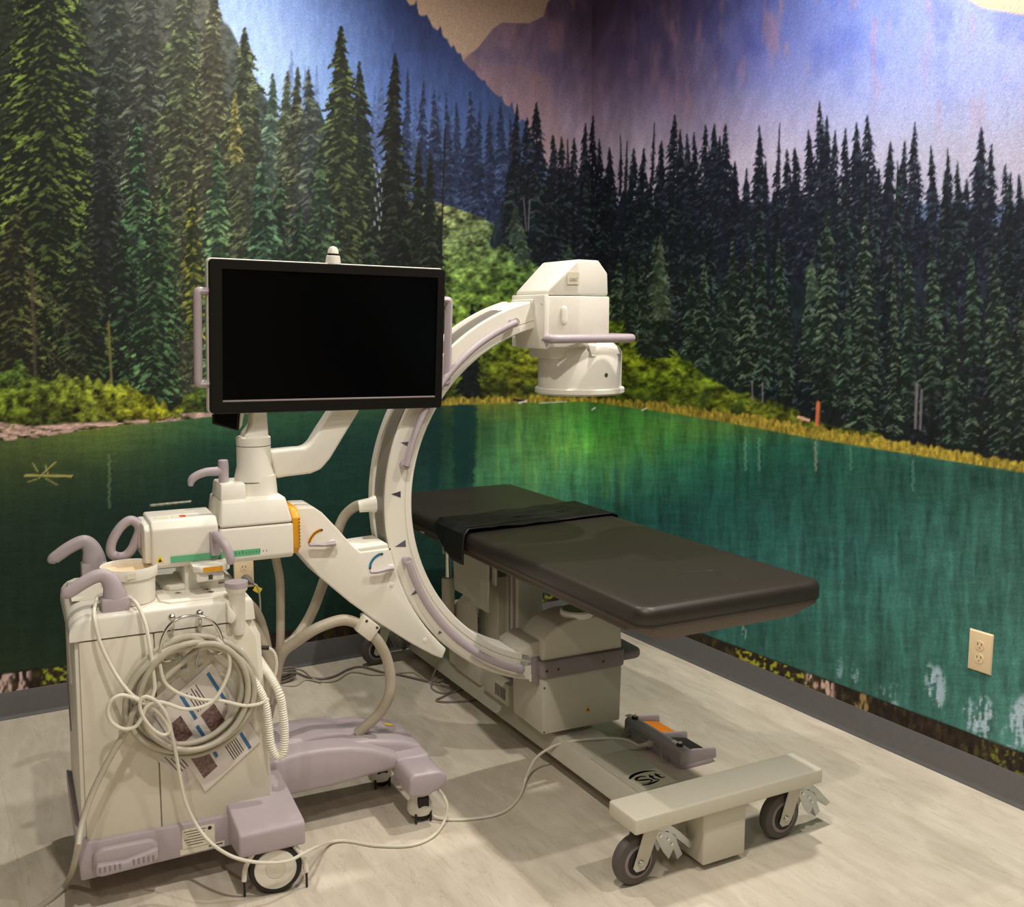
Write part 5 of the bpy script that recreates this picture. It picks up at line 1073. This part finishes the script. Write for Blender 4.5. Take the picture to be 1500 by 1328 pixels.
# --- x-ray source under the table
src_o = part(carm, 'source_housing', prism([(-0.103, 0.120), (-0.106, 0.300), (0.181, 0.300), (0.176, 0.118)], -0.030, 0.175, 'v', 0.006, 2), 'steel_paint')
def dome():
    f = [(-0.104, 0.352), (-0.098, 0.418), (-0.070, 0.446), (-0.030, 0.466), (0.015, 0.475), (0.098, 0.472), (0.178, 0.424), (0.182, 0.352)]
    return prism(f, -0.028, 0.120, 'v', 0.008, 3)
part(src_o, 'source_cover', dome(), 'steel_paint')
part(src_o, 'source_shoulder', prism([(-0.175, 0.330), (-0.165, 0.392), (-0.120, 0.410), (-0.09, 0.410), (-0.09, 0.330)], 0.0, 0.155, 'v', 0.008, 2), 'steel_paint')
bnd = part(src_o, 'bumper_band', prism(rounded(-0.112, 0.190, -0.040, 0.190, 0.02, 4), 0.300, 0.354, 'z', 0.006, 2), 'rail_grey')
part(bnd, 'bumper_grip', prism(rounded(0.150, 0.272, -0.018, 0.170, 0.035, 5), 0.306, 0.334, 'z', 0.009, 3), 'rail_grey')
part(bnd, 'arm_bracket', prism([(-0.128, 0.282), (-0.128, 0.364), (-0.100, 0.364), (-0.100, 0.268)], -0.012, 0.135, 'v', 0.004, 2), 'rail_grey')
for u in (-0.095, -0.055, 0.105): part(bnd, 'band_screw', lathe([(0, 0), (0.0042, 0), (0.004, 0.0015), (0, 0.0015)], (u, -0.040, 0.326), FR, 12), 'seam_dark')
dsk = part(src_o, 'beam_port', lathe([(0, 0.468), (0.052, 0.468), (0.054, 0.472), (0.054, 0.484), (0.050, 0.489), (0, 0.489)], (0.0444, 0.02, 0.4751)[:2] + (0,), n=40), 'cream_plastic')
part(dsk, 'port_window', lathe([(0, 0), (0.047, 0), (0.047, 0.0012), (0, 0.0012)], (0.0444, 0.02, 0.4751)[:2] + (0.489,), n=40), 'arc_track')
tr = part(src_o, 'warning_triangle', poly_plate([(0.047, -0.0302, 0.168), (0.067, -0.0302, 0.168), (0.057, -0.0302, 0.186)], FR, 0.0005), 'gold_label')
part(tr, 'triangle_mark', poly_plate([(0.053, -0.0308, 0.171), (0.061, -0.0308, 0.171), (0.057, -0.0308, 0.179)], FR, 0.0003), 'print_ink')
for u, z in ((-0.098, 0.128), (-0.098, 0.270)): part(src_o, 'case_screw', lathe([(0, 0), (0.003, 0), (0.003, 0.001), (0, 0.001)], (u, -0.030, z), FR, 10), 'seam_dark')

# --- hoses that belong to the machine
def hose(name, pts, r, m='hose_grey', **k): return part(carm, name, tube(pts, r, 12, k.pop('k', 7), **k), m)
hose('cable_hose', [(-0.8884, 0.05, 0.7757), (-0.8841, 0.05, 0.7335), (-0.8765, 0.05, 0.6792), (-0.8775, 0.05, 0.5832), (-0.8823, 0.05, 0.4868), (-0.8923, 0.05, 0.4102), (-0.903, 0.08, 0.3229), (-0.9205, 0.1, 0.2286)], 0.0120)
hose('cable_hose', [(-0.5864, 0.1, 0.863), (-0.6086, 0.12, 0.8576), (-0.6278, 0.15, 0.8461), (-0.6509, 0.17, 0.8204), (-0.6701, 0.17, 0.7857), (-0.6887, 0.16, 0.7328), (-0.7093, 0.15, 0.6764), (-0.7315, 0.14, 0.6308), (-0.7621, 0.13, 0.5665), (-0.7918, 0.12, 0.5229), (-0.8273, 0.1, 0.4936), (-0.8678, 0.08, 0.4717), (-0.8888, 0.08, 0.4098), (-0.8985, 0.1, 0.315)], 0.0150)
hose('cable_hose', [(-0.6481, -0.045, 0.5294), (-0.6801, -0.03, 0.5511), (-0.7148, -0.03, 0.5675), (-0.7495, -0.03, 0.5683), (-0.8032, -0.03, 0.5546), (-0.845, -0.0, 0.5194), (-0.878, 0.03, 0.4825), (-0.8938, 0.05, 0.4203), (-0.8971, 0.07, 0.3452)], 0.0150)
hose('cable_hose', [(-0.6656, -0.045, 0.5377), (-0.6347, -0.045, 0.504), (-0.6078, -0.04, 0.4532), (-0.5948, -0.04, 0.3914), (-0.5998, -0.04, 0.3362), (-0.6201, -0.02, 0.2824), (-0.6587, 0.0, 0.2395), (-0.678, 0.01, 0.2191)], 0.0150)
hose('cable_hose', [(-0.9857, 0.06, 0.6387), (-0.9687, 0.06, 0.6288), (-0.9495, 0.06, 0.6082), (-0.9331, 0.06, 0.5748), (-0.9219, 0.06, 0.5314), (-0.9144, 0.06, 0.4883), (-0.9065, 0.06, 0.4554), (-0.9054, 0.06, 0.4101), (-0.915, 0.06, 0.332)], 0.0135)
hose('cable_hose', [(-0.9833, 0.02, 0.5925), (-0.9643, 0.02, 0.5746), (-0.9479, 0.02, 0.5492), (-0.9339, 0.02, 0.5187), (-0.9225, 0.02, 0.4859), (-0.9161, 0.02, 0.451), (-0.9238, 0.03, 0.3927), (-0.9378, 0.05, 0.2805)], 0.0140)
part(carc, 'hose_joint', lathe([(0, 0), (0.024, 0), (0.026, 0.01), (0.020, 0.03), (0.017, 0.06), (0, 0.06)], (-0.5768, 0.08, 0.8636), (-1, 0.25, -0.12), 20), 'cream_plastic')
hz_ = hose('corrugated_hose', [(-1.0421, -0.205, 0.5828), (-1.0341, -0.225, 0.5589), (-1.0176, -0.235, 0.516), (-0.9976, -0.235, 0.4725), (-0.9874, -0.235, 0.435), (-0.9831, -0.235, 0.3912), (-0.9799, -0.235, 0.3473), (-0.9716, -0.235, 0.3167), (-0.9593, -0.235, 0.305), (-0.9484, -0.235, 0.3193), (-0.944, -0.235, 0.3719), (-0.9484, -0.235, 0.4329), (-0.9553, -0.235, 0.4724), (-0.9657, -0.21, 0.4993), (-0.9733, -0.16, 0.5158), (-0.9789, -0.13, 0.528)], 0.0098, 'hose_white', ribs=165, ribamp=0.0014, k=52)
hz_.data.materials[0] = MATS['hose_white']
part(carm, 'connector', tube([(-0.9779, -0.13, 0.5254), (-0.9856, -0.13, 0.54), (-0.9888, -0.13, 0.5491)], 0.0085, 12, 3), 'tape_clear')
cn = part(carm, 'connector', tube([(-1.0047, -0.13, 0.5619), (-0.9838, -0.13, 0.5593), (-0.9754, -0.13, 0.5581)], [0.0068, 0.0068, 0.0055], 12, 3), 'chrome')
part(cn, 'connector_boot', tube([(-0.9758, -0.13, 0.5581), (-0.9533, -0.13, 0.5538)], 0.0058, 12, 3), 'black_rubber')
part(cn, 'connector_lead', tube([(-0.9538, -0.13, 0.5539), (-0.9418, -0.13, 0.5432), (-0.9348, -0.13, 0.5225), (-0.9349, -0.13, 0.4978), (-0.9404, -0.13, 0.4739), (-0.9446, -0.13, 0.4547)], 0.0040, 10, 6), 'cable_light')
# chrome cable hook standing off the front panel
hk = part(carm, 'cable_hook', tube([(-1.1864, -0.205, 0.5876), (-1.21, -0.255, 0.6006), (-1.2264, -0.255, 0.6024), (-1.2319, -0.255, 0.6199), (-1.2279, -0.255, 0.6509), (-1.212, -0.255, 0.6803), (-1.1874, -0.255, 0.6967), (-1.1614, -0.255, 0.6991), (-1.1316, -0.255, 0.6924), (-1.1077, -0.255, 0.6739), (-1.0936, -0.255, 0.6436), (-1.0921, -0.255, 0.611), (-1.101, -0.255, 0.6001), (-1.1156, -0.205, 0.5863)], 0.0042, 10, 6), 'chrome')
for a, b in (((-1.1987, -0.222, 0.6924), (-1.1966, -0.222, 0.6448)), ((-1.1354, -0.222, 0.6936), (-1.1339, -0.222, 0.646))):
    k = part(hk, 'hook_post', tube([a, ((a[0] + b[0]) / 2, a[1], (a[2] + b[2]) / 2), (b[0], -0.200, b[2])], 0.0045, 10, 5), 'chrome')
    part(hk, 'hook_knob', lathe([(0.0095 * math.sin(math.radians(t)), -0.0095 * math.cos(math.radians(t))) for t in range(0, 181, 20)], a, (0, 0, 1), 16), 'chrome')
for a in ([(-1.1877, -0.204, 0.5977), (-1.1678, -0.204, 0.5742), (-1.1704, -0.204, 0.5582), (-1.1893, -0.204, 0.5592), (-1.196, -0.204, 0.5631)], [(-1.1343, -0.204, 0.5958), (-1.145, -0.204, 0.5707), (-1.1418, -0.204, 0.5545), (-1.13, -0.204, 0.5601)]): part(hk, 'wire_tie', tube(a, 0.0018, 6, 5), 'zinc')

# ------------------------------------------------------------------ loose things
# white canister on the console lid
cp = (0.4237, 2.5483, 0.746)
ca = thing('canister', 'open white plastic canister standing on the console behind the lilac hook handle', 'canister', (cp[0], cp[1], 0.7135), 0, (cp[0], cp[1], 0.7135))
part(ca, 'tub', lathe([(0, 0.7137), (0.056, 0.7137), (0.058, 0.718), (0.0600, 0.785), (0.057, 0.785), (0.055, 0.722), (0, 0.721)], (cp[0], cp[1], 0), n=40), 'cream_plastic')
part(ca, 'rim_band', lathe([(0.0585, 0.773), (0.0650, 0.776), (0.0660, 0.781), (0.0660, 0.800), (0.0650, 0.802), (0.0630, 0.800), (0.0625, 0.778), (0.0585, 0.776)], (cp[0], cp[1], 0), n=40), 'cream_plastic')
part(ca, 'inner_lid', lathe([(0, 0.782), (0.060, 0.782), (0.0622, 0.788), (0.058, 0.790), (0.05, 0.785), (0, 0.785)], (cp[0], cp[1], 0), n=40), 'ivory_plate')
part(ca, 'print_label', plate((cp[0] - 0.006, cp[1] - 0.0668, 0.789), (1, 0.02, 0), (0, 0, 1), (0, -1, 0), 0.020, 0.014), 'label_cream')

# laminated sheets hanging on the console front
def sheet(label, c, v, items, group='laminated sheets on the console'):
    B, Rr, L = [Vector(mw((p[0], v, p[2]))) for p in c]; a = Rr - B; b = L - B; n = -MV
    o = thing('instruction_sheet', label, 'sheet', tuple(B), 0, tuple(B), group)
    g = hexa([tuple(B), tuple(Rr), tuple(Rr + b), tuple(L)], [tuple(q + n * 0.0009) for q in (B, Rr, Rr + b, L)], 0, 1)
    part(o, 'page', g, 'paper_white')
    for name, m, a0, a1, b0, b1 in items:
        q = [B + a * x + b * y + n * 0.0009 for x, y in ((a0, b0), (a1, b0), (a1, b1), (a0, b1))]
        part(o, name, hexa([tuple(p) for p in q], [tuple(p + n * 0.0004) for p in q], 0, 1), m)
    return o
itA = [('colour_bar', 'blue_label', 0.36, 0.41, 0.20, 0.60), ('colour_bar', 'blue_label', 0.80, 0.85, 0.02, 0.34), ('colour_bar', 'blue_label', 0.86, 0.91, 0.56, 0.95), ('colour_bar', 'blue_label', 0.40, 0.45, 0.66, 0.96),
       ('picture', 'photo_print', 0.08, 0.32, 0.12, 0.40), ('picture', 'photo_print', 0.50, 0.74, 0.44, 0.66), ('picture', 'photo_print', 0.06, 0.28, 0.56, 0.80)]
for k in range(6): itA.append(('text_line', 'print_ink', 0.55 + 0.035 * k, 0.562 + 0.035 * k, 0.05, 0.30 - 0.03 * (k % 3)))
for k in range(5): itA.append(('text_line', 'print_ink', 0.50 + 0.04 * k, 0.512 + 0.04 * k, 0.70, 0.94 - 0.04 * (k % 2)))
itB = [('colour_bar', 'blue_label', 0.62, 0.67, 0.30, 0.62), ('picture', 'photo_print', 0.70, 0.92, 0.30, 0.55)]
for k in range(6): itB.append(('text_line', 'print_ink', 0.10 + 0.05 * k, 0.112 + 0.05 * k, 0.18, 0.50 - 0.05 * (k % 3)))
sheet('laminated printed sheet with blue bars and small pictures, on top of the other sheet', [(-1.1363, -0.206, 0.2383), (-0.9975, -0.206, 0.3418), (-1.2479, -0.206, 0.4581)], -0.2058, itA)
sheet('laminated sheet hanging lower left, mostly under the other printed sheet', [(-1.1839, -0.203, 0.2508), (-1.0556, -0.203, 0.35), (-1.3127, -0.203, 0.4401)], -0.2022, itB)

# thick grey cable coiled on the chrome hook; its free end falls to the floor
cc0 = (-1.1665, -0.225, 0.503)
coil = []
NL = 6
rg = random.Random(4)
for k in range(NL):
    ru = 0.142 + rg.uniform(-0.020, 0.014); rz = 0.138 + rg.uniform(-0.016, 0.014); du = rg.uniform(-0.010, 0.010); dz = rg.uniform(-0.012, 0.006)
    vv = -0.2165 - 0.0078 * ((k * 5) % 6)
    for j in range(16):
        a = math.radians(90 + 22.5 * j)
        top_fix = 0.10 * max(0, math.sin(a)) ** 3
        coil.append((cc0[0] + du + ru * math.cos(a), vv - 0.012 * max(0, math.sin(a)), cc0[2] + dz * (1 - top_fix * 10 * 0.5) + rz * math.sin(a)))
tail = [(-1.2821, -0.255, 0.5068), (-1.307, -0.258, 0.4595), (-1.3471, -0.262, 0.4028), (-1.3909, -0.27, 0.328), (-1.4214, -0.285, 0.2594), (-1.4374, -0.31, 0.2018)] + [(-1.4519, -0.1003, 0.03), (-1.4922, -0.1208, 0.0055), (-1.5453, -0.1641, 0.0055), (-1.6168, -0.1949, 0.0055)]
coil_w = [mw(p) for p in coil + tail]
single('coiled_cable', tube(coil_w, 0.0072, 10, 3), 'cable_grey', 'thick grey cable coiled on the chrome hook, its end falling to the floor', 'cable', mw((cc0[0], -0.23, 0)))
# thin white lead draped over the front hook handle with two small loops, then over the floor to the foot switch
lead = [(-1.3547, -0.15, 0.7399), (-1.3651, -0.2, 0.728), (-1.3669, -0.225, 0.7028), (-1.3569, -0.23, 0.6496), (-1.3318, -0.24, 0.5839), (-1.3009, -0.262, 0.5355), (-1.2642, -0.268, 0.5049), (-1.2403, -0.272, 0.479), (-1.2251, -0.274, 0.4503), (-1.2243, -0.274, 0.4335), (-1.2384, -0.276, 0.4303), (-1.2619, -0.278, 0.452), (-1.2811, -0.278, 0.4885), (-1.2842, -0.278, 0.5185), (-1.2718, -0.278, 0.5295), (-1.25, -0.278, 0.5158), (-1.233, -0.278, 0.4898), (-1.2218, -0.274, 0.4564), (-1.2165, -0.27, 0.4238), (-1.2083, -0.262, 0.3703), (-1.201, -0.258, 0.3076), (-1.1911, -0.258, 0.2453), (-1.1689, -0.262, 0.1849), (-1.1419, -0.3, 0.1498), (-1.1035, -0.345, 0.1298), (-1.0565, -0.362, 0.1128), (-1.0096, -0.368, 0.1023), (-0.9735, -0.368, 0.0985), (-0.94, -0.355, 0.0995), (-0.9062, -0.33, 0.0931)] 
lead_f = [(-0.8268, -0.182, 0.018), (-0.7763, -0.1684, 0.005), (-0.7108, -0.2287, 0.005), (-0.6298, -0.2689, 0.005), (-0.5618, -0.2547, 0.005), (-0.5055, -0.2056, 0.012), (-0.4892, -0.1919, 0.05), (-0.5003, -0.175, 0.085), (-0.5193, -0.1517, 0.095), (-0.5434, -0.1559, 0.09), (-0.5438, -0.1401, 0.055), (-0.5285, -0.1418, 0.02), (-0.4971, -0.1753, 0.006), (-0.4247, -0.2091, 0.005), (-0.3324, -0.2152, 0.005), (-0.2483, -0.1555, 0.005), (-0.1741, -0.0635, 0.02), (-0.1252, -0.0278, 0.05), (-0.0641, -0.0336, 0.08), (-0.011, -0.0801, 0.1055), (0.069, -0.1092, 0.108), (0.1681, -0.0715, 0.07)]
plug = [(0.2335, -0.0567, 0.03)]
single('switch_lead', tube([mw(p) for p in lead + lead_f] + [mw(p) for p in plug], 0.0043, 8, 5), 'cable_light', 'thin pale lead looping from the hook handle across the floor to the foot switch', 'cable', mw((-1.0, -0.3, 0)))
lead2 = [(-1.2884, -0.15, 0.7383), (-1.273, -0.2, 0.7292), (-1.2606, -0.235, 0.6942), (-1.2549, -0.255, 0.642), (-1.2497, -0.262, 0.5778), (-1.2506, -0.266, 0.5349), (-1.2702, -0.27, 0.51), (-1.2968, -0.276, 0.5298), (-1.3227, -0.276, 0.5407), (-1.345, -0.276, 0.5316), (-1.3534, -0.276, 0.5072), (-1.3461, -0.276, 0.48), (-1.3236, -0.276, 0.4611), (-1.297, -0.276, 0.4611), (-1.2812, -0.276, 0.4812), (-1.2713, -0.276, 0.5024), (-1.2529, -0.276, 0.5124), (-1.226, -0.276, 0.5044), (-1.1902, -0.276, 0.4848), (-1.1531, -0.276, 0.4816), (-1.1205, -0.272, 0.4913), (-1.0965, -0.268, 0.5197), (-1.0783, -0.264, 0.5595), (-1.0795, -0.262, 0.6014), (-1.1036, -0.262, 0.6385)]
single('hanging_lead', tube([mw(p) for p in lead2], 0.0045, 8, 5), 'cable_light', 'thin pale lead with a small loop hanging in front of the coiled cable', 'cable', mw((-1.25, -0.27, 0)))
lead3 = [(-1.2352, -0.262, 0.5969), (-1.2266, -0.262, 0.5526), (-1.1988, -0.262, 0.5214), (-1.1501, -0.262, 0.4963), (-1.0999, -0.262, 0.4843), (-1.0489, -0.262, 0.4634), (-1.0108, -0.252, 0.4566), (-0.9818, -0.235, 0.4579)]
single('short_lead', tube([mw(p) for p in lead3], 0.0043, 8, 5), 'cable_light', 'short pale lead running from the chrome hook to the corrugated white hose', 'cable', mw((-1.1, -0.262, 0)))

# wall outlets
def outlet(label, c, ax, n, plug=False):
    """duplex wall plate: centre c, horizontal axis ax, outward normal n"""
    c, ax, n = Vector(c), Vector(ax).normalized(), Vector(n).normalized(); up = Vector((0, 0, 1))
    o = thing('wall_outlet', label, 'outlet', tuple(c), 0, tuple(c), 'wall outlets')
    w, h = 0.0395, 0.062
    bot = [c + ax * (sx * w) + up * (sz * h) for sx, sz in ((-1, -1), (1, -1), (1, 1), (-1, 1))]
    topq = [c + n * 0.006 + ax * (sx * (w - 0.004)) + up * (sz * (h - 0.004)) for sx, sz in ((-1, -1), (1, -1), (1, 1), (-1, 1))]
    part(o, 'cover_plate', hexa([tuple(q) for q in bot], [tuple(q) for q in topq], 0.0015, 2), 'ivory_plate')
    for s in (-1, 1):
        b = c + up * (0.0195 * s) + n * 0.006
        f = part(o, 'socket', lathe([(0, 0), (0.0150, 0), (0.0147, 0.0014), (0, 0.0016)], tuple(b), tuple(n), 24), 'ivory_plate')
        for du, dz, r in ((-0.0062, 0.004, 0.0), (0.0062, 0.004, 0.0)):
            q = b + ax * du + up * dz + n * 0.0014
            part(f, 'slot', plate(tuple(q), tuple(ax), (0, 0, 1), tuple(n), 0.0024, 0.0075, 0.0005), 'seam_dark')
        part(f, 'ground_hole', lathe([(0, 0), (0.0026, 0), (0, 0.0006)], tuple(b - up * 0.0075 + n * 0.0014), tuple(n), 10), 'seam_dark')
    part(o, 'plate_screw', lathe([(0, 0), (0.003, 0), (0.0025, 0.001), (0, 0.001)], tuple(c + n * 0.006), tuple(n), 10), 'ivory_plate')
    return o
o1 = (2.66, 1.811, 0.4178); o2 = (1.0578, 3.845, 0.4152)
outlet('ivory wall outlet on the right wall, nothing plugged in', (2.66, o1[1], o1[2]), (0, -1, 0), (-1, 0, 0))
outlet('ivory wall outlet behind the machine with a grey plug in it', (o2[0], 3.845, o2[2]), (1, 0, 0), (0, -1, 0))
pc = Vector((o2[0], 3.835, o2[2] - 0.0195))
pw = thing('power_cord', 'grey power cord with a yellow tag plugged into the outlet behind the machine', 'power cord', tuple(pc), 0, tuple(pc))
cd = [(1.0538, 3.79, 0.3745), (1.0793, 3.79, 0.3496), (1.0881, 3.79, 0.2972), (1.0858, 3.79, 0.23), (1.0804, 3.79, 0.1494)]
part(pw, 'plug_body', lathe([(0, -0.002), (0.0155, 0.0), (0.0175, 0.012), (0.015, 0.030), (0.008, 0.048), (0.005, 0.062), (0, 0.062)], tuple(pc), (0.35, -1, -0.25), 18), 'cable_dark')
e = pc + Vector((0.35, -1, -0.25)).normalized() * 0.06
part(pw, 'cord', tube([tuple(e), tuple(e + Vector((0.012, -0.006, -0.012))), (e.x + 0.020, e.y - 0.004, e.z - 0.06), (e.x + 0.022, e.y + 0.002, e.z - 0.16), (e.x + 0.024, e.y - 0.01, 0.10), (e.x + 0.03, e.y - 0.06, 0.006), (e.x + 0.10, e.y - 0.14, 0.004), (e.x + 0.16, e.y - 0.10, 0.004), (e.x + 0.20, e.y - 0.16, 0.006)], 0.0036, 8, 6), 'cable_grey')
part(pw, 'tag', hexa([tuple(e + Vector(q)) for q in ((0.004, -0.004, -0.006), (0.030, -0.008, -0.020), (0.018, -0.006, -0.040), (-0.006, -0.002, -0.024))], [tuple(e + Vector(q) + Vector((0, -0.0012, 0))) for q in ((0.004, -0.004, -0.006), (0.030, -0.008, -0.020), (0.018, -0.006, -0.040), (-0.006, -0.002, -0.024))], 0, 1), 'yellow_label', 'yellow tag')

# bundled cord and floor cables behind
bp0 = (1.1867, 3.7219, 0.02)
bun = []
for k in range(5):
    for j in range(10):
        a = 2 * math.pi * j / 10
        bun.append((bp0[0] - 0.06 + 0.085 * math.cos(a), bp0[1] + 0.012 * (k - 2) + 0.010 * math.cos(2 * a), 0.0085 + 0.006 * (k % 3) + 0.016 * (1 + math.sin(a))))
run = [(1.228, 3.7814, 0.005), (1.2517, 3.7053, 0.005), (1.2896, 3.6569, 0.005), (1.3459, 3.6588, 0.005), (1.4203, 3.7049, 0.005), (1.4791, 3.7073, 0.005), (1.5246, 3.6074, 0.005), (1.5698, 3.5451, 0.005), (1.6243, 3.4432, 0.005), (1.6533, 3.3836, 0.005)]
single('floor_cable', tube(bun + run, 0.0042, 8, 4), 'cable_dark', 'grey cable tied in a bundle, running along the floor by the back wall', 'cable', bp0[:2] + (0,))
run2 = [(1.2344, 3.834, 0.0045), (1.2638, 3.7801, 0.0045), (1.269, 3.6532, 0.0045), (1.3276, 3.6103, 0.0045), (1.4208, 3.6699, 0.0045), (1.4899, 3.5936, 0.0045), (1.6179, 3.5543, 0.0045), (1.6325, 3.5099, 0.0045), (1.6391, 3.4019, 0.0045), (1.687, 3.3354, 0.006)]
single('floor_cable', tube(run2, 0.0034, 8, 6), 'cable_grey', 'thinner pale cable snaking over the floor below the wheel hose', 'cable', run2[0][:2] + (0,))
l1 = [(1.6578, 3.3741, 0.1), (1.6383, 3.3707, 0.06), (1.6321, 3.3855, 0.02), (1.6174, 3.3556, 0.004), (1.62, 3.3, 0.004), (1.6535, 3.273, 0.004), (1.7194, 3.2834, 0.004), (1.7469, 3.2365, 0.03), (1.7349, 3.1746, 0.06)]
single('table_cable', tube(l1, 0.0034, 8, 6), 'cable_dark', 'dark cable making a loop on the floor beside the table spine', 'cable', l1[3][:2] + (0,))
l2 = [(1.6965, 3.2712, 0.12), (1.7016, 3.3406, 0.07), (1.6944, 3.3877, 0.02), (1.6616, 3.3928, 0.004), (1.6624, 3.3593, 0.004), (1.6745, 3.2973, 0.004), (1.6197, 3.2568, 0.004), (1.5769, 3.2348, 0.004), (1.5943, 3.206, 0.004), (1.6615, 3.1735, 0.004), (1.7298, 3.1578, 0.006)]
single('table_cable', tube(l2, 0.0040, 8, 6), 'cable_dark', 'dark cable dropping from the table lift to the floor in a flat loop', 'cable', l2[3][:2] + (0,))
sw = [(-0.0204, 0.5864, 0.108), (0.0214, 0.5688, 0.108), (0.0734, 0.5761, 0.09), (0.148, 0.6146, 0.05)]
